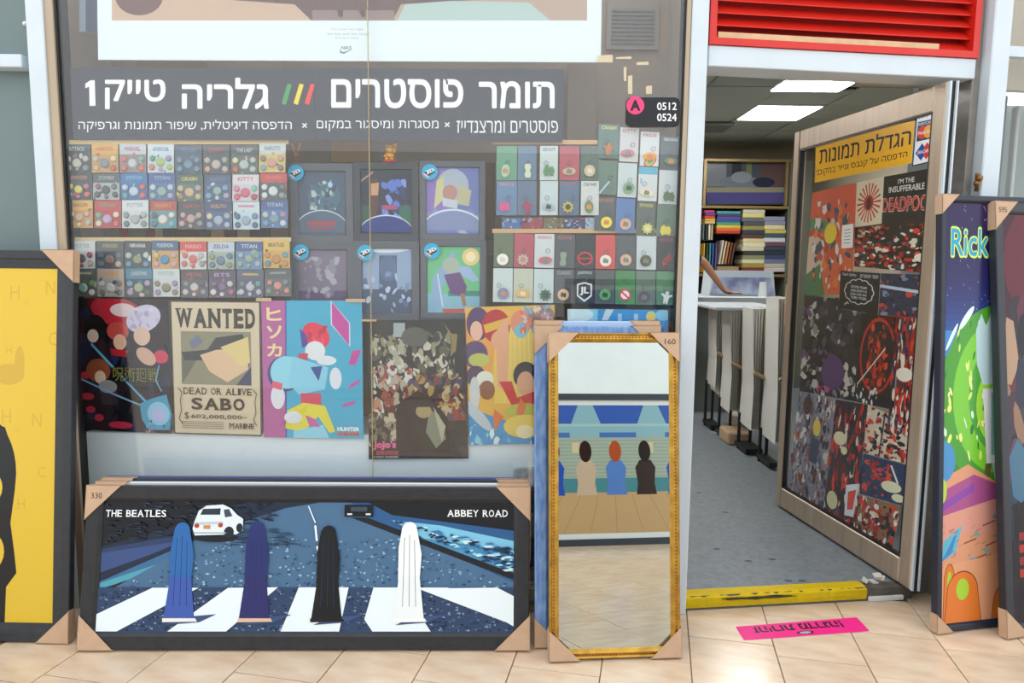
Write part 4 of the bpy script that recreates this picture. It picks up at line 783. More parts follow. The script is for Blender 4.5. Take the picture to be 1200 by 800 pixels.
A.rect(0, .58, 1, .70, '#4E8A94'); A.rect(0, .69, 1, 1, '#C7A478')
for k in range(13): A.line([(.5+(k-6)*.09, .7), (.5+(k-6)*.14, 1)], .003, '#A88A62')
for k, (x, c, h_) in enumerate(((.16, '#2E55B8', '#3A241E'), (.33, '#3A2C28', '#2A1D1A'), (.49, '#5A82C8', '#B4502C'), (.65, '#CBB39A', '#33221E'), (.82, '#2E55B8', '#241A18'), (.96, '#CBB39A', '#6A4A2C'))):
    A.poly([(x-.055, .5), (x-.03, .44), (x+.03, .44), (x+.055, .5), (x+.045, .62), (x+.055, .71), (x-.055, .71), (x-.045, .62)], c); A.ell(x, .37, .033, .085, h_)
A.build('artwork', rb, GLOSSINK)

# ================================================================ shop window contents
def item(name, q, Y, label, cat, group=None, base='#888', m=None, t=.0012, dy=0.0, step=2e-5):
    """a flat sheet hanging on the frontal plane Y; q = its four corners in the photograph"""
    if len(q) == 4 and not isinstance(q[0], (tuple, list)): q = [(q[0], q[1]), (q[2], q[1]), (q[2], q[3]), (q[0], q[3])]
    P = wplane((q[3][0]+q[2][0])/2, max(q[2][1], q[3][1]), Y); r = empty(name, P.M); tag(r, label, cat, group)
    A = Art(P, dy, step); A.use(None); A.sheet('card' if cat in ('badges', 'keyring') else 'paper', r, q, m or PAPER, t)
    A.poly(q, base); A.use(q); A.r = r; A.q = q; A.dens = 2.2 if cat == 'poster' else 1.0; return A
def done(A, name='print', m=None): A.build(name, A.r, m or INK)
# ---- name boards on the glass
BOARD = mat('black_vinyl', '#30333B', .3)
A = item('shop_sign', [(82, 79), (369, 80), (369, 164), (86, 163)], 2.733, 'black sign with white Hebrew shop name, numeral 1 and three coloured slashes', 'sign', base='#30343D', m=BOARD)
A.use(None); A.text('קייט', 123, 93, 194, 128, '#EEF3F5', .022); A.poly([(100, 98), (106, 94), (111, 94), (112, 124), (105, 124), (104.5, 101.5), (100, 103.5)], '#EEF3F5'); A.text('הירלג', 213, 91, 315, 128, '#EEF3F5', .022)
for x, c in ((331, '#3E9C55'), (345, '#EFD42E'), (358, '#E5382F')): A.poly([(x+6, 98), (x+11, 99), (x+4, 123), (x-1, 121)], c)
A.text('הדפסה דיגיטלית, שיפור תמונות וגרפיקה'[::-1], 92, 140, 342, 155, '#EEF3F5', .008); A.text('×', 354, 144, 360, 150, '#EEF3F5', .01); done(A)
A = item('shop_sign', [(370, 80), (661, 81), (659, 167), (371, 164)], 2.735, 'black sign with white Hebrew lettering about posters, right of the slashes', 'sign', base='#30343D', m=BOARD)
A.use(None); A.text('םירטסופ', 388, 92, 543, 127, '#EEF3F5', .022); A.text('רמות', 561, 95, 650, 127, '#EEF3F5', .022)
A.text('מסגרות ומיסגור במקום'[::-1], 371, 141, 514, 154, '#EEF3F5', .008); A.text('×', 521, 143, 527, 149, '#EEF3F5', .01); A.text('פוסטרים ומרצנדייז'[::-1], 535, 141, 654, 156, '#EEF3F5', .008); done(A)
# address plate, outside on the glass
P = wplane(765, 148, 2.714); r = empty('number_plate', P.M); tag(r, 'black rounded plate with pink A disc and numbers 0512 and 0524', 'sign')
A = Art(P, 0); A.r = r; A.use(None)
def rrect(x0, y0, x1, y1, rr):
    out = []
    for cx, cy, a0 in ((x1-rr, y0+rr, -90), (x1-rr, y1-rr, 0), (x0+rr, y1-rr, 90), (x0+rr, y0+rr, 180)):
        for k in range(6): t = math.radians(a0+18*k); out.append((cx+rr*math.cos(t), cy+rr*math.sin(t)))
    return out
pts = rrect(733.5, 114, 797, 148.5, 7); A.sheet('plate', r, pts, mat('black_plate', '#23242A', .35), .003)
A.poly(pts, '#23242A'); A.ell(744.5, 123.5, 10.5, 10.5, '#F0457E', n=28); A.text('A', 738.5, 117, 750.5, 130, '#23242A', .05); A.text('0512', 770, 120, 793, 129, '#EEF0F2', .015); A.text('0524', 770, 133, 793, 142, '#EEF0F2', .015); done(A)
# ---- big white poster at the top
A = item('poster', [(113, -55), (706, -55), (704, 73), (115, 70)], 2.745, 'huge white poster with brown picture band across the top of the window', 'poster', base='#DCEAEE')
A.use(None); A.rect(131, -50, 688, 24, '#B09A8A'); A.poly([(131, 24), (370, 24), (350, 6), (131, -10)], '#C2A78F'); A.ell(163, -4, 28, 22, '#6A4A46', n=30); A.poly([(255, -1), (345, 5), (365, 24), (460, 24), (470, 5), (590, -2), (590, -50), (255, -50)], '#5F4644')
A.poly([(465, 24), (475, 5), (530, 1), (620, 3), (645, 24)], '#A9C2BC'); A.rect(366, 12, 462, 24, '#8A7672'); A.poly([(395, 12), (402, 12), (402, 20), (397, 20)], '#4A3A3A'); A.poly([(420, 12), (428, 12), (428, 20), (424, 20)], '#4A3A3A')
A.text('You know the high,', 387, 33, 426, 36, '#9AA8AC'); A.text('the low and the rough', 383, 38, 433, 42, '#9AA8AC'); A.text('of every style.', 392, 43, 421, 46, '#9AA8AC')
A.text('NIKE', 400, 54, 412, 58, '#6A7678', .02); A.poly([(398, 57), (400, 60.5), (403, 61), (414, 57.5), (403, 63), (398.5, 62)], '#6A7678'); done(A)
A = item('poster', (93, -20, 114, 37), 2.80, 'dark framed picture edge behind the top left corner of the white poster', 'poster', base='#3E4C64'); A.rect(0, 0, .35, 1, '#8896A4'); done(A)
# ---- rear scenery of the display: boards and small goods
for i, (x0, y0, x1, y1, c, lb) in enumerate([(160, 72, 240, 82, '#8E6E4C', 'brown carton peeping out under the white poster, far left'), (388, 166, 432, 190, '#B48A4E', 'orange wooden board behind the 3D picture frames'), (204, 166, 232, 172, '#C9B27E', 'cream card strip under the left shop sign'), (663, 75, 700, 240, '#8C7A68', 'brown cardboard sheet right of the long black sign'), (535, 190, 580, 280, '#7A5A40', 'brown carton right of the 3D picture frames')]):
    a = onY(x0, y1, 3.05); b = onY(x1, y0, 3.05); o = worldbox('cardboard_sheet', (a.x, 3.05+.002*i, a.z), (b.x, 3.07+.002*i, b.z), mat('card_%s' % 'abcde'[i], c, .7, noise=.2, nscale=9), .001); o.name = 'cardboard_sheet'; tag(o, lb, 'cardboard')
v = empty('wall_grille', loc=onY(741, 52, 3.1)); tag(v, 'grey slatted grille high behind the glass, right of the white poster', 'grille')
a = onY(715, 52, 3.1); b = onY(766, 10, 3.1); hw = (b.x-a.x)/2; hh = b.z-a.z
bm = B(); box(bm, (-hw-.02, 0, -.02), (hw+.02, .01, hh+.02)); mkobj('plate', bm, mat('grille_plate', '#8B8278', .5), v)
for k in range(9):
    bm = B(); box(bm, (-hw, -.008, hh*k/9), (hw, .0, hh*(k+.6)/9)); mkobj('slat', bm, mat('grille_slat', '#6F6A66', .5), v)
for i, (x0, y0, x1, y1) in enumerate([(701, 64, 718, 73), (722, 66, 740, 69), (731, 78, 734, 95), (736, 88, 741, 110), (746, 72, 760, 76), (757, 100, 764, 110)]):
    A = item('tape_strip', [(x0, y0+1), (x1, y0), (x1, y1), (x0, y1)], 2.7322, f'strip of yellowed tape on the glass, {ORD[i]} counted from the white poster corner', 'tape', 'old tape strips on the upper right glass', '#D8C49A', t=.0003); done(A)
# low tan ledge strips that carry the packs
for nm_, q_, c_ in (('upper pin badge rack', (75, 164, 338, 169), '#D8C08A'), ('lower pin badge rack', (80, 278, 341, 283), '#CDB98C'), ('lower keyring rack', (577, 268, 796, 273), '#C8A678'), ('upper keyring rack', (577, 164, 700, 169), '#C8A678')):
    A = item('hanging_strip', q_, 2.7475, 'tan cardboard strip along the top of the '+nm_, 'strip', None, c_); done(A)
a = onY(78, 268, 3.0); b = onY(338, 281, 3.0)
goods = [(82, 98, '#A08C7A', 'dull brown'), (99, 118, '#8A8C86', 'grey'), (120, 139, '#9C8E80', 'taupe'), (141, 150, '#B8283A', 'crimson'), (151, 170, '#8E7F66', 'khaki'), (171, 181, '#A82A2C', 'red'), (182, 190, '#D8C49A', 'cream'), (191, 202, '#3F3A48', 'dark violet'), (204, 232, '#6A4034', 'brown'), (233, 246, '#4A3430', 'dark brown'), (247, 262, '#C8A57C', 'tan'), (263, 276, '#5A4A48', 'mauve brown'), (278, 292, '#CBB28C', 'sandy'), (293, 316, '#4E4C50', 'charcoal'), (317, 338, '#A38C70', 'beige')]
for x0, x1, c, cn in goods:
    a = onY(x0, 292, 3.0); b = onY(x1, 262, 3.0); bm = B(); box(bm, (-(b.x-a.x)/2, 0, 0), ((b.x-a.x)/2, .04, b.z-a.z)); bevel(bm, .003)
    o = mkobj('carton', bm, OBJM); o.color = (*lin(c), 1); o.location = ((a.x+b.x)/2, 3.0, a.z); tag(o, f'{cn} narrow carton showing in the gap between the two badge racks', 'carton', 'cartons behind the badge racks')
sh2 = worldbox('wooden_shelf', (wx0-.02, 2.95, onY(200, 296, 2.95).z), (.65, 3.12, onY(200, 292, 2.95).z), mat('shelf_wood', '#A58C6C', .6, noise=.2), .003); tag(sh2, 'thin wooden shelf inside the window behind the badge racks', 'shelf')
# ---- pin badge packs
DISC = {}
def disc(r):
    if r not in DISC:
        bm = B(); bmesh.ops.create_cone(bm, cap_ends=True, segments=14, radius1=r, radius2=r*.72, depth=.004, matrix=Matrix.Rotation(math.pi/2, 4, 'X')); me = bpy.data.meshes.new('badge'); bm.to_mesh(me); bm.free(); me.materials.append(OBJC); DISC[r] = me
    return DISC[r]
def badge_pack(x0, y0, x1, y1, base, head, hcol, txt, pal, label, seed, top=None, rackgroup=''):
    R = random.Random(seed); d = R.uniform(-.7, .7); q = [(x0+d, y0+R.uniform(-.5, .5)), (x1+d, y0+R.uniform(-.5, .5)), (x1, y1), (x0, y1)]
    A = item('badge_pack', q, 2.745+R.uniform(0, .002), label, 'badges', rackgroup, base, t=.001); A.mute = .25; A.rect(0, 0, 1, 1, base)
    A.rect(0, 0, 1, .36, head)
    A.collage([base, head, hcol, random.Random(seed+9).choice(pal)], 7, seed, .05, .14, (0, .3, 1, 1))
    if txt: A.text(txt, .2, .1, .8, .24, hcol, .02)
    else: A.rect(.2, .12, .8, .2, hcol)
    done(A, m=GLOSSINK); pts = [(.5, .68, .019), (.17, .53, .0125), (.83, .52, .0125), (.18, .84, .0125), (.83, .84, .0125)] if R.random() < .6 else [(.5, .62, .017), (.2, .5, .011), (.8, .5, .012), (.17, .8, .0125), (.5, .88, .009), (.84, .8, .012)]
    W_ = A.map(1, 0)[0]-A.map(0, 0)[0]
    for i, (u, v_, r_) in enumerate(pts):
        p = A.map(u, v_); o = bpy.data.objects.new('badge', disc(round(r_*.96, 4))); link(o, A.r); o.location = (p[0], -.0042, p[1]); c_ = lin(R.choice(pal)); g_ = (.27, .31, .34); o.color = (*[a*.72+b*.28 for a, b in zip(c_, g_)], 1)
DKP = ['#7C8C94', '#A8A79A', '#5A6A74', '#C9C4B4', '#8E6A62']; WARM = ['#D8B08A', '#C8583A', '#E8D9A0', '#7E8E9A', '#B8C8C0']; COOL = ['#7FA8C8', '#C8D8E0', '#5C7CA0', '#B8A8C8', '#98B8A8']; MIX = ['#D85A6A', '#6AA8C8', '#E8DCC0', '#7FB48A', '#C8A8D0']
UP = [
 [('#39464C', '#2E3A42', '#C9D4D4', 'ATTACK', DKP, 'slate'), ('#3B3F4A', '#333844', '#D8934A', 'SHIPPUDEN', ['#E0604C', '#4A9CC8', '#E6D84C', '#D8506A', '#C86A9A'], 'charcoal with orange lettering'), ('#D89A3A', '#E2B850', '#B03A2A', 'DRAGON', WARM, 'amber')],
 [('#C8A060', '#E2B04A', '#C84A2A', 'NARUTO', WARM, 'orange yellow'), ('#B4BCBE', '#4C545A', '#A8B4B8', 'ZOMBIE', ['#3A3E44', '#6A7078', '#C8CCCC', '#8A4A4C'], 'grey'), ('#B8352F', '#C83A34', '#5FA878', 'STRANGE', MIX, 'bright red')],
 [('#9A8A8C', '#C9D4DC', '#C8405A', 'MARVEL', ['#D86A5A', '#7FB89A', '#C8D0D4', '#8AA0B8'], 'white and red'), ('#3E6FA8', '#3C74B0', '#7FC8E8', 'STITCH', ['#5FA8B0', '#C8D8E0', '#7A88B8', '#D85A5A'], 'bright blue'), ('#D4DEDE', '#DCE6E6', '#98A4AC', 'POTTER', ['#6A7278', '#8A9498', '#B0B8B8'], 'white with grey lettering')],
 [('#CFE0E8', '#D5E6EE', '#3A7A9A', 'ADVENTURE', ['#9A8AB0', '#4E9A78', '#A8C858', '#B8A0B0', '#D87A6A'], 'pale sky blue'), ('#5278B0', '#3F5F9C', '#A8B8D0', 'TITAN', COOL, 'royal blue'), ('#5C9CA8', '#B84A34', '#E0A050', 'DRAGON Z', ['#D86A4A', '#7FB8C0', '#E8E0D0', '#5A6A70'], 'teal with red header')],
 [('#4A5F74', '#3F546C', '#6A88A8', 'TITAN', ['#6A8CA8', '#8AA8B8', '#7A8494'], 'steel blue'), ('#5A7A70', '#45605C', '#E8DC4A', 'CRASH', ['#C8A0A8', '#7FA8A0', '#D8B888', '#B87A80'], 'green with yellow lettering'), ('#4A4C50', '#3C4046', '#B84048', 'DEATH', ['#C8A8A0', '#8A9894', '#B8A89C'], 'dark grey with red lettering')],
 [('#4C5254', '#3E4448', '#B84048', 'DEMON', ['#D8A890', '#9AA8A0', '#C8B8B0'], 'dark green grey'), ('#4A6488', '#3E5678', '#6A88A8', 'HUNTER', COOL, 'muted navy'), ('#46608C', '#3A4C74', '#D89A5A', 'NARUTO', ['#C8D0D8', '#E0D0A8', '#8AA8C0', '#A8B8C8'], 'navy with orange lettering')],
 [('#5C6A66', '#3E4648', '#C8CCCC', 'THE LAST', WARM, 'olive grey'), ('#D8D4DC', '#E0E0E2', '#D85A82', 'KITTY', ['#D85A72', '#7FC8B0', '#E0889C', '#B84A5A'], 'white and pink'), ('#C4E2EA', '#D0E4EA', '#D88AA8', None, ['#6A80A8', '#98B0C8', '#4A5A80'], 'pale cyan')],
 [('#D9C878', '#D0DCDC', '#4A5A70', 'NARUTO', ['#D89A8A', '#7FA8B8', '#8A6A5A', '#A8C8A8'], 'yellow with white header'), ('#4A5660', '#C8423C', '#E87A70', 'QUEEN', ['#8AA0A0', '#DCE8E8', '#5A6A70'], 'grey with red header'), ('#4A7AB8', '#3A5A94', '#B8C8DC', 'TITAN', ['#7FA0B0', '#C8C8B0', '#B88A98', '#D8DCE0'], 'blue white')]]
LO = [
 [('#D5DFDC', '#DAE4E2', '#A0ACB0', 'POTTER', ['#A88A3A', '#3E6A5A', '#B03A4A', '#5A3A44', '#C8B8A0'], 'white'), ('#4E5448', '#4A4E46', '#B8B4A0', None, ['#7FB848', '#E8E4DC', '#B8303A', '#8AC8B8', '#6A9A3A'], 'dark with a green dome')],
 [('#4A505A', '#3E454E', '#B8B44A', 'AVENGERS', DKP, 'grey with olive lettering'), ('#A8A4A0', '#B8A898', '#E09A3A', 'STAR', ['#4A4A48', '#6A5A4A', '#8A8A84', '#C8C8C4'], 'misty beige')],
 [('#343A42', '#2A2F38', '#E8ECEC', 'NIRVANA', ['#5A94B8', '#D8DCB0', '#8A9A6A', '#C8D4D0', '#C898A8'], 'black with white lettering'), ('#2E3540', '#3486A8', '#D8C8BC', 'CHRISTMAS', ['#6AA0D0', '#4A5A54', '#A8B888', '#B8A0C0'], 'black with cyan corner')],
 [('#D8A850', '#3A5A84', '#D0DCE4', 'POKEMON', ['#3A84B8', '#E0A8B0', '#3A6AA8', '#8AC0D0', '#D8C878'], 'blue and orange'), ('#D0DCDC', '#D4E0E0', '#A0B0B4', 'POTTER', ['#8A7A5A', '#A8A84A', '#9A80B0', '#5A4A48'], 'off white')],
 [('#DCE2DE', '#D8433C', '#F0B8B0', 'MARIO', ['#D8B090', '#B8C4CC', '#8A9AB0', '#5A4A4A', '#D8605A'], 'white with red header'), ('#5C5460', '#4A3E46', '#B8504C', 'METAL', ['#8A9494', '#9A7A7A', '#C8CCC8', '#4A4048'], 'dark plum')],
 [('#A8B8A8', '#C0D4E0', '#8A3A8C', 'ZELDA', ['#8A9A6A', '#6A8A5A', '#5A7A9A', '#B8B88A'], 'pale green'), ('#544A5C', '#463E50', '#B89AC8', 'BTS', ['#7A5A8C', '#E0E0E0', '#B85A8A', '#2C2830', '#D8D4D8'], 'purple grey')],
 [('#6A94B8', '#3E5C94', '#C8D8E8', 'TITAN', ['#98B090', '#C8A8A0', '#A8B8C8', '#88A8A8'], 'blue'), ('#4A5068', '#505870', '#C8A85A', None, ['#7A8498', '#58A0AC', '#C8C8D8', '#8A94B8'], 'dusky blue with gold mark')],
 [('#DDB04A', '#E4BE54', '#5A4426', 'BEATLES', ['#4A8AA8', '#5AA0B0', '#C88A2A', '#E8E8D0', '#6A70A0'], 'golden yellow'), ('#56625C', '#4A4C4E', '#8A9A90', None, ['#D8807A', '#E0908A', '#7A8A8C', '#B85A5A'], 'murky green')]]
rows_u = ((169.5, 203), (203.5, 235), (235.5, 268)); sd = 0
for i, colm in enumerate(UP):
    for j, (base, head, hc, tx, pal, nm) in enumerate(colm):
        sd += 1; x0 = 75+i*32.6+j*1.4; y0, y1 = rows_u[j]; oy = [0, 0, 0, 0, 1, 1, 1, -1][i]+(.8*i/7)
        badge_pack(x0, y0+oy-1, x0+31, y1+oy-1, base, head, hc, tx, pal, f'{nm} pin badge card, {ORD[i]} column, {("top", "middle", "bottom")[j]} row of upper rack', sd, rackgroup='pin badge cards of the upper rack')
for i, colm in enumerate(LO):
    for j, (base, head, hc, tx, pal, nm) in enumerate(colm):
        sd += 1; x0 = 80.5+i*32.6+j*1.5; y0 = (281.5, 314.5)[j]+(.5 if i < 4 else 1.5)-(1.5 if i == 7 else 0); y1 = y0+32.5
        badge_pack(x0, y0, x0+31, y1, base, head, hc, tx, pal, f'{nm} pin badge card, {ORD[i]} column, {("top", "bottom")[j]} row of lower rack', sd, rackgroup='pin badge cards of the lower rack')
# ---- keyring cards
RINGM = mat('split_ring_steel', '#B8BEC4', .25, .9)
bm = B(); rr_, tt_ = .010, .0012
vv = [[bm.verts.new(((rr_+tt_*math.cos(b_))*math.cos(a_), tt_*math.sin(b_), (rr_+tt_*math.cos(b_))*math.sin(a_))) for b_ in (0, 1.57, 3.14, 4.71)] for a_ in [2*math.pi*k/14 for k in range(14)]]
for k in range(14):
    for l_ in range(4): bm.faces.new((vv[k][l_], vv[(k+1) % 14][l_], vv[(k+1) % 14][(l_+1) % 4], vv[k][(l_+1) % 4]))
RINGME = bpy.data.meshes.new('split_ring'); bm.to_mesh(RINGME); bm.free(); RINGME.materials.append(RINGM)
SH = {}
def charm(kind):
    if kind in SH: return SH[kind]
    P = []
    if kind == 'disc': P = [(math.cos(2*math.pi*k/18), math.sin(2*math.pi*k/18)) for k in range(18)]
    elif kind == 'oval': P = [(.75*math.cos(2*math.pi*k/16), 1.15*math.sin(2*math.pi*k/16)) for k in range(16)]
    elif kind == 'wide': P = [(1.2*math.cos(2*math.pi*k/16), .65*math.sin(2*math.pi*k/16)) for k in range(16)]
    elif kind == 'star': P = [((1.1 if k % 2 else .75)*math.cos(math.pi*k/9), (1.1 if k % 2 else .75)*math.sin(math.pi*k/9)) for k in range(18)]
    elif kind == 'bolt': P = [(-1.1, -1.1), (-.8, -1.3), (.9, .7), (.7, 1.0)]
    elif kind == 'shield': P = [(-1, 1), (0, .8), (1, 1), (1, -.3), (0, -1.2), (-1, -.3)]
    elif kind == 'pad': P = [(-.45, -1.2), (.45, -1.2), (.6, -.6), (.35, 0), (.6, .6), (.45, 1.2), (-.45, 1.2), (-.6, .6), (-.35, 0), (-.6, -.6)]
    elif kind == 'blob': P = [(-1, -.2), (-.7, -.9), (0, -.7), (.7, -1), (1, -.1), (.7, .7), (.2, .5), (-.2, 1), (-.7, .7)]
    elif kind == 'man': P = [(-.35, -1.2), (-.1, -1.2), (0, -.5), (.1, -1.2), (.4, -1.2), (.45, -.1), (1, .3), (.9, .6), (.3, .4), (.3, 1), (-.3, 1), (-.3, .4), (-.9, .6), (-1, .3), (-.45, -.1)]
    bm = B(); prism(bm, [(x*.012, z*.012) for x, z in P], -.003, 0); me = bpy.data.meshes.new('charm'); bm.to_mesh(me); bm.free(); me.materials.append(OBJC); SH[kind] = me; return me
def key_card(q, base, txt, tcol, kind, ccol, label, seed, group, sc=1.0, base2=None, extra=None):
    R = random.Random(seed)
    A = item('keyring_card', q, 2.742+R.uniform(0, .002), label, 'keyring', group, base, t=.001); A.mute = .22; A.rect(0, 0, 1, 1, base)
    if base2: A.rect(0, .0, 1, .22, base2)
    if txt: A.text(txt, .14, .05, .86, .15, tcol, .02)
    A.collage([base, base2 or base], 2, seed, .1, .2, (.1, .3, .9, .9))
    if extra: extra(A)
    done(A, m=GLOSSINK)
    u, v_ = R.uniform(.4, .6), R.uniform(.72, .78); p = A.map(u, v_); o = bpy.data.objects.new('charm', charm(kind)); link(o, A.r); o.location = (p[0], -.004, p[1]); o.color = (*lin(ccol), 1); sc *= 1.9; o.scale = (sc, 1, sc); o.rotation_euler.y = R.uniform(-.2, .2)
    p2 = A.map(R.uniform(.3, .7), .5); o2 = bpy.data.objects.new('split_ring', RINGME); link(o2, A.r); o2.location = (p2[0], -.004, p2[1]); o2.scale = (.8, 1, .8)
    if kind in ('disc', 'oval', 'star', 'wide'):     # inner piece of a second colour
        o3 = bpy.data.objects.new('inlay', charm('blob' if kind != 'star' else 'disc')); link(o3, A.r); o3.location = (p[0], -.0068, p[1]); o3.scale = (sc*.5, .5, sc*.5); o3.color = (*lin(R.choice(['#D9D4C4', '#3E4A3E', '#C98A5A', '#6A8A70'])), 1)
K1 = [[(582, 606), ('#5FA07A', None, '#CFE0C8', 'oval', '#A8C8B0', 'green'), ('#5A84B0', 'SPACE', '#D88A6A', 'blob', '#C85A8A', 'glittery blue')],
      [(607, 629), ('#5C7C9C', None, '#8AA8B8', 'pad', '#C8D8B8', 'blue with small picture'), ('#54708E', None, '#C84A5A', 'man', '#A83A5A', 'blue with red charm')],
      [(633, 654), ('#CFE0DE', 'GROOT', '#5A6A70', 'blob', '#5A8A5A', 'white with green charm'), ('#CCE0E2', None, '#A8B8C0', 'wide', '#A8BCC8', 'white with grey charm')],
      [(656, 679), ('#B8404E', None, '#C85A62', 'wide', '#C8A890', 'crimson'), ('#46688A', 'GRUMPY', '#B8505A', 'star', '#C8B44A', 'navy with yellow charm')],
      [(681, 702), ('#46624E', None, '#8AB07A', 'disc', '#C8BC98', 'dark green'), ('#D8DEDA', 'STAR WARS', '#4A5054', 'oval', '#6A8A54', 'white with black lettering')]]
for i, (xs_, *cs) in enumerate(K1):
    for j, (b_, tx, tc_, kd, cc, nm) in enumerate(cs):
        y0 = 171+j*41; sd += 1; key_card([(xs_[0], y0), (xs_[1], y0), (xs_[1]-.5, y0+40), (xs_[0]-.5, y0+40)], b_, tx, tc_, kd, cc, f'{nm} keyring card, {ORD[i]} of the {("top", "second")[j]} row right of the 3D frames', sd, 'keyring cards of the upper rack', .95)
for i, (x0, x1, c, cn) in enumerate([(588, 611, '#4C6FA4', 'blue'), (612, 636, '#8C4452', 'maroon'), (637, 660, '#6E6A4C', 'olive'), (661, 685, '#3E4670', 'indigo'), (686, 702, '#9FB4C8', 'pale blue')]):
    A = item('playing_card_pack', (x0, 255, x1, 270), 2.75, f'{cn} patterned pack peeping out below the second keyring row', 'card pack', 'patterned packs under the keyring rows', c); A.collage([c, '#C8B8A0', '#B85A5A', '#2E3A5C', '#8AA0B8'], 24, i, .05, .14); done(A)
K2 = [[('#4A7468', 'CRASH', '#E8E060', 'man', '#B8703A', 'green with yellow lettering'), ('#5C7A66', None, '#A8B8A8', 'bolt', '#A8C4D4', 'sage with long pale charm'), ('#3E4448', 'ARCADE', '#C87050', 'disc', '#E8DC3A', 'black with yellow disc')],
      [('#D8DCDC', 'KITTY', '#C85A7A', 'wide', '#C8708A', 'white and pink'), ('#CFE0E0', None, '#A8B0B4', 'disc', '#7FA87E', 'white with green disc'), ('#4A78B8', None, '#5A88C8', 'disc', '#DCA888', 'deep blue with peach charm')],
      [('#E0EAEC', 'PRIDE', '#C8506A', 'wide', '#E8A03A', 'white with rainbow charm'), ('#DDE6E6', None, '#58B0C8', 'wide', '#E8D8B8', 'white with blue header'), ('#4A5A4C', 'SPONGE', '#D8D048', 'star', '#C8D04A', 'dark with lime charm')],
      [('#46545A', 'NIRVANA', '#C8DCE4', 'wide', '#6A8A6A', 'slate with pale lettering'), ('#D4E0E2', None, '#B0BCC8', 'blob', '#5A7048', 'white with olive charm'), ('#5A7862', None, '#7A9A7A', 'blob', '#D8C84A', 'green with yellow leaf')]]
X2 = [(702, 726), (727, 749), (751, 773), (775, 798)]
def rain(A):
    for k, c in enumerate(('#E0443C', '#F0A03A', '#E8DC4A', '#5AB06A')): A.ell(.55, .86-.0*k, .34-.06*k, .16-.03*k, c, rot=-15)
for i, cs in enumerate(K2):
    for j, (b_, tx, tc_, kd, cc, nm) in enumerate(cs):
        sd += 1; dx = -2.2*j; y0 = (145, 149, 154, 159)[i]+j*(42.5, 41.5, 41, 39.5)[i]; x0, x1 = X2[i]
        key_card([(x0+dx, y0), (x1+dx, y0+1), (x1+dx-1.5, y0+41), (x0+dx-1.5, y0+40)], b_, tx, tc_, kd, cc, f'{nm} keyring card, {ORD[i]} column, {("top", "middle", "bottom")[j]} row beneath number plate', sd, 'keyring cards beneath the number plate', .95, base2='#58B8D8' if (i, j) == (2, 1) else None, extra=rain if (i, j) == (2, 0) else None)
def shieldx(A):
    A.poly([(.12, .42), (.5, .36), (.88, .42), (.88, .78), (.5, .95), (.12, .78)], '#E6ECEE'); A.poly([(.19, .46), (.5, .41), (.81, .46), (.81, .75), (.5, .89), (.19, .75)], '#2E3436'); A.text('JL', .27, .50, .73, .76, '#E6ECEE', .04)
def nosign(A): A.ell(.5, .72, .3, .17, '#D8404A'); A.ell(.5, .72, .22, .125, '#EDEFEF'); A.line([(.32, .63), (.68, .82)], .06, '#D8404A')
def acdc(A): A.text('AC/DC', 0, 0, 1, 1, '#D8342E', .03, q=[(.2, .78), (.66, .5), (.8, .62), (.34, .9)])
def redring(A): A.ell(.5, .7, .4, .2, '#C8303A'); A.ell(.5, .7, .3, .15, '#2E3438'); A.rect(.1, .68, .9, .72, '#C8303A')
K3 = [[('#5A6A3E', None, '#D8DC4A', 'disc', '#ECEFEC', 'olive with white round charm', None), ('#CFE0E0', None, '#B0BCC4', 'disc', '#7F8AB0', 'white with lilac disc', None)],
      [('#B83E50', None, '#C85A66', 'star', '#B8B8BC', 'crimson with silver charm', None), ('#C8D0B8', None, '#A8B8B0', 'wide', '#E0B04A', 'yellowish with orange charm', None)],
      [('#D8E2E6', 'FRIENDS', '#C85A6E', 'wide', '#C8687A', 'white with pink sofa shape', None), ('#CCDFE0', None, '#A8B4B8', 'star', '#3E6A5A', 'white with dark green charm', None)],
      [('#3C4246', 'GAME', '#B84A4A', 'pad', '#8FA08C', 'dark with grey green controller', None), ('#40464A', 'CLASSIC', '#A8B0B0', 'disc', '#D8B490', 'dark grey with beige disc', None)],
      [('#33393E', None, '#B84A4A', None, '#C8303A', 'dark with red ring emblem', redring), ('#3C4246', 'JUSTICE', '#B8D0D8', None, '#fff', 'black with white lettered shield', shieldx)],
      [('#D8382E', None, '#A82820', 'disc', '#EDE6DC', 'bright red with white charm', None), ('#3E4A48', None, '#8AB87A', 'disc', '#5FA85A', 'dark with green disc', None)],
      [('#40464A', None, '#A8B0B4', 'disc', '#D8B09A', 'charcoal with beige disc', None), ('#4E8A5A', None, '#A8C8B0', None, '#fff', 'green with red barred ring', nosign)],
      [('#D0DEE0', None, '#A8B4B8', 'disc', '#5A5248', 'white with dark brown charm', None), ('#5C7A66', None, '#A8B8B0', 'disc', '#6A4A68', 'sage with purple disc', None)],
      [('#3E4448', 'ROCK', '#B84A4A', None, '#fff', 'black with slanted red lettering', acdc), ('#4C8A5C', None, '#B8C8B8', 'man', '#D8E4E4', 'green with white figure charm', None)]]
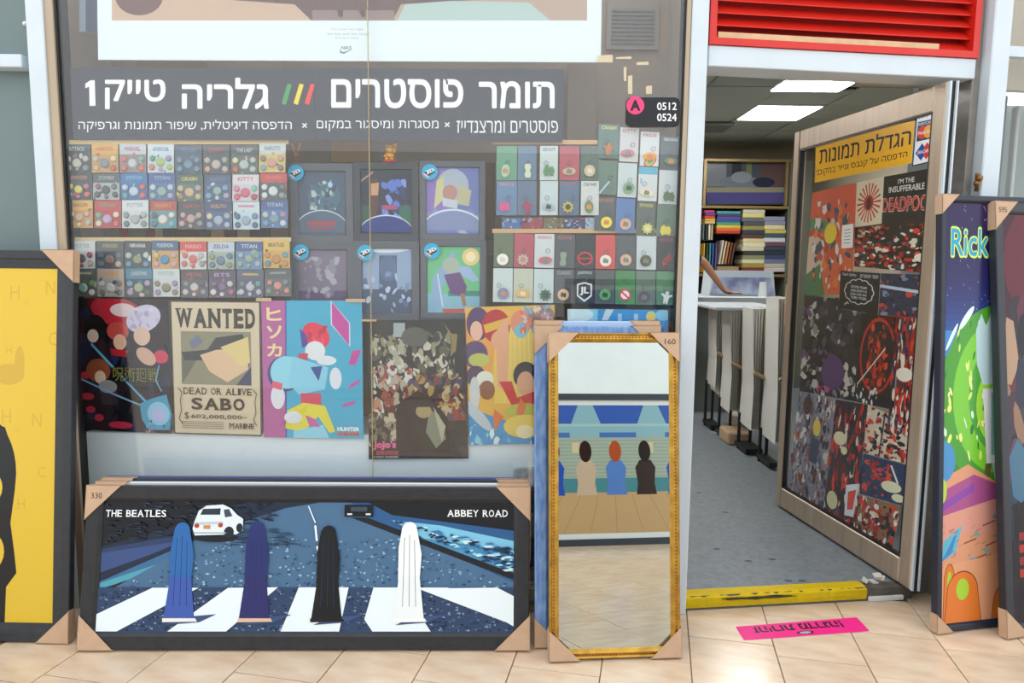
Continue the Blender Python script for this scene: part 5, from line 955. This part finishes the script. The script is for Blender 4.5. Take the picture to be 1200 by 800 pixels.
for i, cs in enumerate(K3):
    for j, (b_, tx, tc_, kd, cc, nm, ex_) in enumerate(cs):
        sd += 1; x0 = 579+i*23.9-j*.8; y0 = 273+j*41-(0 if i else 0)+i*.45; q = [(x0, y0), (x0+23, y0+.3), (x0+22.3, y0+40), (x0-.7, y0+39.5)]
        lbl = f'{nm} keyring card, {ORD[i]} column, {("top", "bottom")[j]} row of lower keyring rack'
        if kd: key_card(q, b_, tx, tc_, kd, cc, lbl, sd, 'keyring cards of the lower rack', .98)
        else:
            A = item('keyring_card', q, 2.743, lbl, 'keyring', 'keyring cards of the lower rack', b_, t=.001); 
            if tx: A.text(tx, .14, .05, .86, .15, tc_, .02)
            ex_(A); done(A, m=GLOSSINK); p = A.map(.5, .3); o2 = bpy.data.objects.new('split_ring', RINGME); link(o2, A.r); o2.location = (p[0], -.004, p[1]); o2.scale = (.8, 1, .8)
# ---- 3D picture frames
def frame3d(x0, y0, x1, y1, fwp, label, fm, art, stick, Y=2.80, sc_=9.3):
    P = wplane((x0+x1)/2, y1, Y); r = empty('picture_frame', P.M); tag(r, label, 'picture frame', 'framed lenticular pictures in the window')
    a_ = P.px(x0, y1); b_ = P.px(x1, y0); W, H = b_[0]-a_[0], b_[1]-a_[1]; f_ = fwp/820*Y
    bm = B(); 
    loops = []
    for ins, y in ((0, .02), (0, .001), (.002, 0), (f_-.003, .001), (f_, .006), (f_, .02)): loops.append([bm.verts.new((a_[0]+x, y, z)) for x, z in ((ins, ins), (W-ins, ins), (W-ins, H-ins), (ins, H-ins))])
    for p, q in zip(loops, loops[1:]+loops[:1]):
        for k in range(4): bm.faces.new((p[k], p[(k+1) % 4], q[(k+1) % 4], q[k]))
    mkobj('moulding', bm, fm, r); bm = B(); box(bm, (a_[0]+.004, .012, .004), (b_[0]-.004, .018, H-.004)); mkobj('backing_board', bm, BLACK, r)
    A = Art(P, .0115); A.use((x0+fwp-.5, y0+fwp-.5, x1-fwp+.5, y1-fwp+.5)); art(A); A.build('picture', r, GLOSSINK)
    if stick:
        s = empty('round_sticker', Plane(onY(stick[0], stick[1]+sc_, Y-.002), (1, 0, 0), (0, 1, 0), (0, 0, 1)).M); tag(s, 'round cyan sticker marked 3D on the '+label.split(',')[0], 'sticker', 'round 3D stickers')
        A = Art(Plane(s.matrix_world.translation, (1, 0, 0), (0, 1, 0), (0, 0, 1)), 0); A.use(None); A.poly([(stick[0]+sc_*math.cos(t/14*math.pi), stick[1]+sc_*math.sin(t/14*math.pi)) for t in range(28)], '#1BAEDD')
        bm = B(); c_ = [A.map(stick[0]+sc_*math.cos(t/14*math.pi), stick[1]+sc_*math.sin(t/14*math.pi)) for t in range(28)]; prism(bm, c_, .0001, .0008); mkobj('disc', bm, mat('cyan_sticker', '#1BAEDD', .4), s)
        x, y = stick; A.poly([(x-7, y+1), (x+1, y-3), (x+7, y), (x-1, y+5)], '#20242A'); A.text('3D', 0, 0, 1, 1, '#F2F4F4', .05, q=[(x-5, y-1.5), (x+4.5, y-5), (x+6, y-1.5), (x-3, y+3)]); A.poly([(x-7, y+1), (x-1, y+5), (x-1, y+7), (x-7, y+3)], '#D8D8D8'); A.poly([(x-7, y+3), (x-1, y+7), (x-1, y+8), (x-7, y+4)], '#C83A3A'); A.build('print', s)
def a1(A):
    A.rect(0, 0, 1, 1, '#4E5E74'); A.ell(.55, .4, .35, .25, '#4E7084'); A.collage(['#5A7C8C', '#7FA0A4', '#4A6278', '#B8C8C0', '#3E5068'], 36, 5, .04, .1, (.25, .12, .8, .6)); A.ell(.68, .21, .05, .045, '#A8D0F0'); A.rect(.2, .78, .8, .84, '#A84A54'); A.rect(.26, .87, .72, .9, '#984450'); A.ell(.5, 1.0, .62, .4, '#BFD4E0', n=50, a0=190, a1=350); A.ell(.5, 1.015, .62, .395, '#56687E', n=50, a0=189, a1=351); A.rect(.2, .78, .8, .86, '#A04A58'); A.rect(.26, .89, .72, .92, '#984450')
def a2(A):
    A.rect(0, 0, 1, 1, '#2B3140'); A.rect(0, .55, .3, .95, '#2F5A48'); A.rect(.75, .55, 1, .85, '#2F6A50'); A.collage(['#3A5CB0', '#2F4A9C', '#5A7CD0', '#2A3A70', '#7F9AE0'], 46, 6, .05, .12, (.35, .15, .9, .95)); A.poly([(.18, .2), (.32, .1), (.36, .5), (.3, .85), (.2, .85), (.16, .5)], '#5A3A38'); A.poly([(.2, .22), (.36, .2), (.34, .4), (.2, .4)], '#C89A78'); A.line([(.0, .18), (.24, .04)], .03, '#A89088'); A.rect(.42, .55, .72, .62, '#B04A6A'); A.ell(.5, 1.0, .55, .3, '#C8DCE8', n=50, a0=190, a1=350); A.ell(.5, 1.015, .55, .295, '#2C3C84', n=50, a0=189, a1=351)
def a3(A):
    A.rect(0, 0, 1, 1, '#6C7CB8'); A.ell(.2, .4, .3, .4, '#8A78C0'); A.ell(.5, .28, .3, .26, '#A8B8C8'); A.poly([(.2, .2), (.35, .1), (.3, .5), (.15, .62)], '#C8C894'); A.poly([(.6, .25), (.85, .35), (.8, .58), (.6, .55)], '#B8B894'); A.ell(.45, .38, .14, .12, '#B88A80'); A.poly([(.3, .45), (.6, .5), (.58, .62), (.32, .58)], '#C0CCD4'); A.collage(['#8A98C0', '#7A88B0', '#A8B4D0', '#9A90B8'], 20, 7, .06, .14, (0, .62, 1, 1)); A.ell(.5, .98, .6, .36, '#D0E0EC', n=50, a0=190, a1=350); A.ell(.5, 1.0, .6, .35, '#8090B8', n=50, a0=189, a1=351)
def a4(A): A.rect(0, 0, 1, 1, '#7A7488'); A.rect(0, .62, 1, 1, '#5C4A70'); A.collage(['#8A8C98', '#9A98A8', '#6E7484', '#A8A8B4', '#7A6E88'], 30, 9, .05, .14, (.1, .1, .85, .75)); 
def a5(A): A.rect(0, 0, 1, 1, '#8FA8C8'); A.rect(.34, .1, .7, .62, '#4E6080'); A.ell(.52, .3, .17, .2, '#5E7494'); A.rect(.0, .62, 1, 1, '#4A5A74'); A.collage(['#A8BCE0', '#7A94C0', '#B8C8E8', '#5A6E90'], 24, 12, .04, .1, (.02, .35, .98, .98)); A.ell(.5, .0, .45, .06, '#D8E8F4', n=40, a0=0, a1=180)
def a6(A):
    A.rect(0, 0, 1, 1, '#6CC08C'); A.ell(.82, .15, .16, .13, '#E8D08A'); A.ell(.82, .15, .09, .075, '#F4ECC0'); A.rect(0, .7, 1, 1, '#86BCD0'); A.rect(.4, .66, 1, .74, '#3E8A7A'); A.poly([(.25, .3), (.5, .05), (.55, .3), (.3, .6), (.25, .9), (.08, .98), (.1, .5)], '#8AAED0'); A.poly([(.5, .28), (.8, .3), (.98, .5), (.85, .52), (.6, .4)], '#9CBCE0'); A.poly([(.32, .42), (.62, .38), (.75, .6), (.7, .75), (.45, .7)], '#6A4A80'); A.ell(.45, .28, .16, .12, '#A8B8A8'); A.poly([(.62, .7), (.7, .7), (.74, .88), (.68, .9)], '#A87A5A'); A.line([(.2, .4), (.3, .9)], .02, '#D8E4EC'); A.rect(.3, .93, .7, .99, '#C85A4A')
frame3d(341, 192, 413, 284, 9, 'misty grey framed picture with pale arc, upper left of six frames', GREYFR, a1, (346.5, 202.5))
frame3d(415, 190.5, 490, 282, 8.5, 'dark framed picture with blue shapes, upper middle of six frames', DKFR, a2, None)
frame3d(492, 189, 569, 281, 7.5, 'light framed picture with lilac and cream shapes, upper right of six frames', GREYFR, a3, (503.5, 201.5))
frame3d(341, 284.5, 415, 378, 9, 'dim mauve framed picture, lower left of six frames', GREYFR, a4, (352.5, 295.5))
frame3d(416, 283, 491, 376, 9, 'pale blue framed picture with dark blue column, lower middle of six frames', GREYFR, a5, (428, 296))
frame3d(493, 282, 570, 374, 7.5, 'green framed picture with blue and purple shapes, lower right of six frames', GREYFR, a6, (506, 294))
# gold cat figurine
P = onY(457, 190, 2.81); r = empty('cat_figurine', loc=P); tag(r, 'small golden lucky cat figurine on red base, standing above the frames', 'figurine')
GM = mat('gold_plastic', '#E0A52C', .3, .6)
bm = B(); bmesh.ops.create_cone(bm, cap_ends=True, segments=20, radius1=.027, radius2=.025, depth=.008, matrix=Matrix.Translation((0, 0, .004))); mkobj('base', bm, mat('red_plastic', '#D83A28', .4), r, True)
bm = B(); sphere(bm, (0, 0, .026), .021, (1, .85, 1)); sphere(bm, (0, -.003, .050), .017, (1.1, .9, .9)); tube(bm, (-.012, 0, .060), (-.014, 0, .071), .006, 8, .001); tube(bm, (.012, 0, .060), (.014, 0, .071), .006, 8, .001); tube(bm, (.018, -.004, .034), (.023, -.006, .062), .006, 8); sphere(bm, (.023, -.006, .064), .0075, n=8); sphere(bm, (-.014, -.014, .022), .009, n=8); sphere(bm, (-.010, -.014, .011), .009, n=8); sphere(bm, (.010, -.014, .011), .009, n=8); mkobj('body', bm, GM, r, True)
bm = B(); sphere(bm, (-.006, -.018, .052), .002, n=6); sphere(bm, (.006, -.018, .052), .002, n=6); mkobj('eyes', bm, BLACK, r)
# wooden forked hanger beside the badges
bm = B(); tube(bm, (0, 0, 0), (0, 0, .025), .006, 10); tube(bm, (0, 0, .02), (-.018, 0, .075), .008, 10, .006); tube(bm, (0, 0, .02), (.02, 0, .075), .008, 10, .006); sphere(bm, (0, 0, .028), .013); tube(bm, (0, 0, .03), (0, 0, 3.0-onY(347, 190, 2.9).z), .0012, 6); o = mkobj('wooden_fork', bm, mat('orange_wood', '#D09A62', .5), None, True); o.location = onY(347, 190, 2.9); tag(o, 'small orange wooden fork shape right of the upper badge rack', 'ornament')

# ---- large posters standing on the plinth
A = item('poster', [(90, 349), (198, 352), (202, 508), (93, 503)], 2.742, 'dark poster with red, white and cyan splashes, far left of the poster row', 'poster', base='#1F1A26')
A.rect(0, 0, .55, .35, '#5A1A28'); A.collage(['#1C2038', '#262C4C', '#15151E', '#1F2440', '#2A1A24'], 40, 1, .08, .2); A.ell(.45, .1, .3, .11, '#B02A3C', rot=8); A.ell(.5, .08, .14, .05, '#D8C8CC'); 
A.ell(.72, .14, .19, .10, '#C9C8E0', rot=-12); A.collage(['#B4B4D4', '#D8D8EA', '#A8A4CC'], 8, 4, .03, .07, (.56, .06, .88, .22)); A.ell(.70, .27, .09, .07, '#D8BCA8'); A.ell(.2, .22, .12, .1, '#14161C'); A.ell(.17, .28, .06, .05, '#D8C4B4'); A.ell(.44, .24, .12, .07, '#B84A44'); A.ell(.46, .32, .07, .06, '#D8B098'); A.poly([(.35, .37), (.55, .38), (.52, .43), (.37, .42)], '#A8242C')
A.ell(.22, .54, .13, .09, '#8A4A30'); A.ell(.24, .59, .06, .05, '#D8BCA8'); A.ell(.9, .42, .08, .05, '#C83A5A'); A.ell(.74, .42, .11, .06, '#D0AC98', rot=20); A.rect(.25, .65, .42, .8, '#34323A'); A.ell(.32, .66, .1, .05, '#8A8E94')
A.line([(.15, .34), (.5, .6), (.75, .78)], .02, '#5FA8D0'); A.line([(.0, .6), (.4, .72), (.7, .8)], .013, '#7AA8C8'); A.poly([(.66, .78), (.78, .74), (.95, .70), (1, .85), (.98, .97), (.75, .98), (.68, .9)], '#3A9CC4'); A.ell(.86, .85, .12, .09, '#8AC4E0'); A.ell(.86, .86, .07, .05, '#B0B8E8')
for x, y, s_ in ((.1, .74, .07), (.13, .84, .05), (.22, .9, .05), (.45, .95, .13), (.08, .58, .06)): A.ell(x, y, s_, .028, '#B02E48')
A.text('呪術廻戦', .37, .5, .88, .62, '#1B1A1A', .05); A.text('呪術廻戦', .38, .505, .87, .615, '#7E7A38', .0)
A.line([(.88, .48), (.84, .6), (.9, .68)], .012, '#6AB0D8'); A.collage(['#C84A6A', '#8AC8E0', '#2A3A78'], 10, 8, .01, .03, (.7, .9, 1, 1)); done(A, m=GLOSSINK)
A = item('poster', [(199, 352), (305, 353), (307, 511), (204, 508)], 2.741, 'cream wanted poster with serif heading and dark picture panel', 'poster', base='#4A453A')
A.poly([(.015, .01), (.985, .01), (.985, .99), (.015, .99)], '#CFC4AA'); 
serif(A, 'WANTED', .05, .055, .95, .20, '#3A352E', .05)
A.rect(.11, .225, .89, .62, '#8C8A74'); A.poly([(.11, .62), (.3, .42), (.11, .42)], '#6A6A5C'); A.poly([(.11, .38), (.4, .36), (.5, .27), (.8, .24), (.88, .4), (.86, .5), (.4, .44), (.14, .44)], '#3A3C44'); A.poly([(.32, .40), (.5, .36), (.84, .34), (.86, .5), (.62, .6), (.42, .52)], '#D8BC9A'); A.poly([(.55, .34), (.86, .26), (.88, .45), (.78, .48)], '#D8C88C'); A.poly([(.72, .62), (.89, .48), (.89, .62)], '#3E4468'); A.poly([(.2, .3), (.3, .25), (.36, .3), (.24, .36)], '#6E7690')
serif(A, 'DEAD OR ALIVE', .12, .645, .90, .695, '#3A352E', .01); serif(A, 'SABO', .2, .72, .82, .81, '#3A352E', .03); serif(A, '602,000,000-', .2, .845, .84, .875, '#4A443A', .01); A.text('$', .13, .83, .18, .885, '#4A443A')
serif(A, 'MARINE', .63, .905, .92, .945, '#3A352E', .01)
for y in (.9, .915, .93, .945): A.rect(.1, y, .57, y+.004, '#7A7262')
for s_ in (.09, .93): A.line([(s_-.02, .65), (s_+.02, .68), (s_, .74), (s_+.01, .82), (s_-.02, .88), (s_+.02, .92)], .008, '#4A443A')
done(A)
A = item('poster', [(306, 352), (424, 352), (426, 514), (309, 512)], 2.7395, 'cyan poster with pink side strip and magenta diamond cards', 'poster', base='#3FA9CC')
A.poly([(0, 0), (.245, 0), (.225, 1), (0, 1)], '#B0649C'); A.line([(.245, 0), (.225, 1)], .012, '#3A46A8')
for k, ch in enumerate('ヒソカ'): A.text(ch, .05, .05+.13*k, .2, .145+.13*k, '#E6D6A0', .03)
def dia(x0, y0, w_, h_, sk): A.poly([(x0-.01, y0-.01), (x0+w_+.01, y0+sk-.0), (x0+w_+.01, y0+h_+.01), (x0-.01, y0+h_-sk+.0)], '#D8E4EC'); A.poly([(x0, y0), (x0+w_, y0+sk), (x0+w_, y0+h_), (x0, y0+h_-sk)], '#C0489C')
dia(.70, .01, .17, .31, .15); A.poly([(.9, .36), (.99, .35), (.93, .46), (.86, .46)], '#C0489C'); A.poly([(.88, .6), (.98, .56), (.95, .6), (.84, .64)], '#C0489C'); A.poly([(.82, .74), (.93, .72), (.9, .75), (.78, .77)], '#C0489C')
# abstract masses: flame, puffed shapes, sash
A.ell(.54, .25, .14, .09, '#DC3350', rot=15); A.collage(['#E8506A', '#B82A48'], 6, 3, .02, .05, (.42, .18, .66, .31)); A.poly([(.40, .34), (.38, .2), (.44, .24), (.46, .32)], '#4A3A9C'); A.ell(.53, .36, .1, .07, '#D9E2E8'); A.ell(.64, .43, .1, .035, '#D9E2E8'); A.poly([(.36, .38), (.46, .38), (.44, .46), (.36, .44)], '#C84058')
A.ell(.22, .53, .17, .13, '#3E4880'); A.ell(.24, .52, .16, .12, '#8ED4E8', n=26); A.poly([(.30, .40), (.66, .48), (.62, .64), (.36, .68), (.26, .6)], '#86CCE4'); A.poly([(.48, .48), (.6, .47), (.56, .58)], '#2E4A94'); 
A.rect(.38, .67, .58, .76, '#CC4664'); A.poly([(.24, .80), (.4, .74), (.62, .76), (.72, .95), (.66, .96), (.55, .84), (.4, .96), (.22, .93)], '#D8D24A'); A.poly([(.3, .95), (.6, .9), (.66, 1), (.3, 1)], '#8CD0E6'); A.ell(.15, .70, .07, .09, '#D9E0E8'); A.ell(.3, .85, .09, .045, '#D9E0E8'); A.ell(.73, .56, .06, .08, '#D9E0E8')
A.poly([(.10, .58), (.2, .6), (.19, .65), (.09, .63)], '#D8607A'); A.poly([(.42, .83), (.52, .86), (.57, .92), (.46, .91)], '#C060A0')
A.text('HUNTER', .74, .915, .96, .945, '#F0ECE4', .05); A.text('HUNTER', .74, .953, .96, .98, '#D8482C', .05); done(A, m=GLOSSINK)
A = item('poster', [(432, 375), (545, 374), (549, 537), (432, 538)], 2.738, 'charcoal poster with muted maroon and olive tangle of shapes, pink logo below', 'poster', base='#2B2B2E')
A.collage(['#3A3A3E', '#34342E'], 8, 2, .1, .2); pal = ['#8C8A6E', '#A8A894', '#5A5A48', '#C8C4B4', '#3A3A34']; A.collage(pal, 34, 3, .03, .1, (.02, .1, .4, .38)); A.collage(pal, 34, 4, .03, .1, (.45, .08, .88, .4)); A.collage(['#7A2E34', '#8C4A44', '#A8A494', '#5A2428', '#B88A70', '#C8D0C8'], 40, 5, .03, .1, (.05, .32, .45, .68)); A.collage(['#7A3A38', '#5A4858', '#9A8A50', '#8A4038', '#4A3A60', '#B8A888'], 44, 6, .03, .1, (.4, .38, .98, .72))
A.poly([(.3, .6), (.5, .5), (.66, .56), (.8, .7), (.82, .95), (.3, .95), (.22, .8)], '#1E1E20'); A.collage(['#8A8470', '#B4AC94', '#5C5648', '#6E6A58'], 20, 7, .03, .08, (.0, .66, .28, .9)); A.poly([(.62, .64), (.72, .68), (.78, .85), (.68, .92), (.58, .8)], '#78826E'); A.poly([(.66, .62), (.78, .76), (.74, .88), (.70, .76)], '#A8A894'); A.ell(.56, .65, .08, .05, '#A0926C'); A.poly([(.44, .56), (.68, .56), (.64, .62), (.46, .62)], '#202022'); A.line([(.7, .62), (.8, .6), (.92, .62)], .015, '#A89440')
A.rect(.26, .02, .38, .12, '#9CACB0'); A.ell(.48, .12, .14, .07, '#5A5A54'); A.poly([(.78, .02), (.86, .1), (.92, .1), (.9, .22), (.84, .26), (.86, .14)], '#8A7C4A')
A.text("JoJo's", .05, .86, .28, .93, '#E0689C', .05); A.text('BIZARRE ADVENTURE', .08, .935, .3, .965, '#C84A5A', .03); A.text('STARDUST CRUSADERS', .04, .972, .3, .985, '#D8D8D4', .01); done(A, m=GLOSSINK)
A = item('poster', [(545, 360), (650, 357), (652, 519), (550, 521)], 2.743, 'yellow and orange poster with red and blue shapes beside the stacked mirror frames', 'poster', base='#DDB04C')
A.rect(.3, .1, 1, .7, '#E2C85C'); A.ell(.1, .3, .22, .25, '#E2A050'); 
for k in range(9): A.line([(.45+.05*k, .2), (.42+.06*k, .7)], .008, '#EAD880')
A.ell(.14, .12, .13, .12, '#4E3A68'); A.ell(.12, .17, .07, .07, '#E0B8A0'); A.ell(.34, .14, .16, .12, '#B02A30'); A.poly([(.2, .13), (.48, .08), (.5, .13), (.22, .19)], '#D8B040'); A.ell(.62, .12, .12, .09, '#D88A6A'); A.ell(.62, .18, .08, .05, '#6AC0D4'); A.ell(.85, .1, .16, .1, '#8A7A74'); A.collage(['#D86A4A', '#B88A9A', '#6AB0C8', '#E0C0A0'], 20, 5, .03, .07, (.6, .0, 1, .2))
A.poly([(.3, .22), (.42, .1), (.48, .1), (.48, .28), (.44, .6), (.34, .58), (.34, .3)], '#DCA884'); A.ell(.38, .24, .1, .07, '#DCA884'); A.ell(.1, .34, .14, .1, '#5A4470'); A.ell(.14, .38, .12, .05, '#B8C060'); A.ell(.1, .5, .11, .08, '#54405C'); A.ell(.2, .52, .1, .06, '#DDE4D4'); A.ell(.22, .6, .09, .07, '#8A5A3C'); A.ell(.08, .62, .06, .12, '#C8D0D0')
A.ell(.66, .5, .14, .1, '#1E1C22'); A.ell(.66, .56, .1, .09, '#DCA884'); A.poly([(.36, .54), (.5, .54), (.56, .66), (.84, .6), (.88, .7), (.5, .72)], '#C42C34'); A.ell(.85, .6, .08, .06, '#5A6A3A')
A.poly([(0, .72), (.3, .8), (.6, .86), (1, .8), (1, 1), (0, 1)], '#3A94C8'); A.collage(['#5AB0DC', '#8AD0E8', '#2A78B0', '#D8F0F4'], 20, 9, .03, .1, (0, .85, 1, 1)); A.ell(.1, .78, .2, .05, '#B8C8D0', rot=35)
A.poly([(.3, .74), (.4, .8), (.3, .9), (.28, .8)], '#D8743A'); A.poly([(.9, .74), (1, .74), (1, .9), (.86, .86)], '#D8743A'); A.ell(.64, .76, .22, .06, '#B4B848'); A.poly([(.6, .66), (.66, .72), (.62, .8), (.54, .78)], '#D8743A'); A.ell(.64, .87, .24, .085, '#E4CC60', n=30); A.ell(.64, .91, .1, .05, '#F0E8B8'); done(A, m=GLOSSINK)
A = item('poster', [(665, 362), (783, 363), (783, 520), (665, 520)], 2.746, 'bright blue and white poster showing above the stacked mirror frames', 'poster', base='#3F94D4')
A.rect(0, 0, .3, 1, '#8ACCE8'); A.ell(.1, .04, .16, .05, '#CFE8F0'); A.poly([(.38, 0), (.46, 0), (.4, .08), (.34, .08)], '#C8DCEC'); A.rect(.5, .03, .54, .1, '#A8CCE8'); A.rect(.66, .03, .7, .1, '#A8CCE8'); A.ell(.83, .05, .05, .04, '#D8C878'); A.ell(.95, .04, .08, .04, '#8AC8E8'); A.collage(['#3A7CC8', '#6AB4E0', '#2A68B4', '#A8D8F0'], 20, 4, .05, .15, (0, .1, 1, 1)); done(A, m=GLOSSINK)
for i, (q_, nm_) in enumerate((((300, 349, 318, 353), 'left'), ((405, 350, 428, 354), 'right'), ((424, 374, 441, 376.5), 'far right'))):
    A = item('tape_strip', q_, 2.7335, f'strip of tan tape at the {nm_} top of the cyan poster', 'tape', None, '#C8AC84', t=.0004); done(A)
# low shelf goods seen through the gap between the stacks
for i, (x0, y0, x1, y1, c, nm) in enumerate([(616, 548, 634, 570, '#C9D0D2', 'pale crumpled'), (617, 572, 634, 600, '#3A3E42', 'black'), (618, 600, 634, 630, '#8C8A84', 'grey'), (618, 632, 634, 662, '#54524E', 'brown grey'), (619, 664, 635, 688, '#A39B8E', 'beige')]):
    a = onY(x0, y1, 2.735); b = onY(x1, y0, 2.735); o = worldbox('carton', (a.x-.05, 2.728, max(a.z, .12)), (b.x+.03, 2.7495, b.z), mat('goods_'+'abcde'[i], c, .6, noise=.4, nscale=40), .003); o.name = 'carton'; tag(o, f'{nm} flat packet behind the glass in the gap left of the mirror stack', 'packet')
for i, (x, y, L_) in enumerate(((620, 704, .1),)):
    a = onY(600, 708, 2.70); o = worldbox('metal_rail', (a.x, 2.695, a.z), (a.x+.16, 2.704, a.z+.022), mat('rail_grey', '#6E757C', .4, .6), .002); tag(o, 'short grey metal rail low in the gap left of the mirror', 'rail')
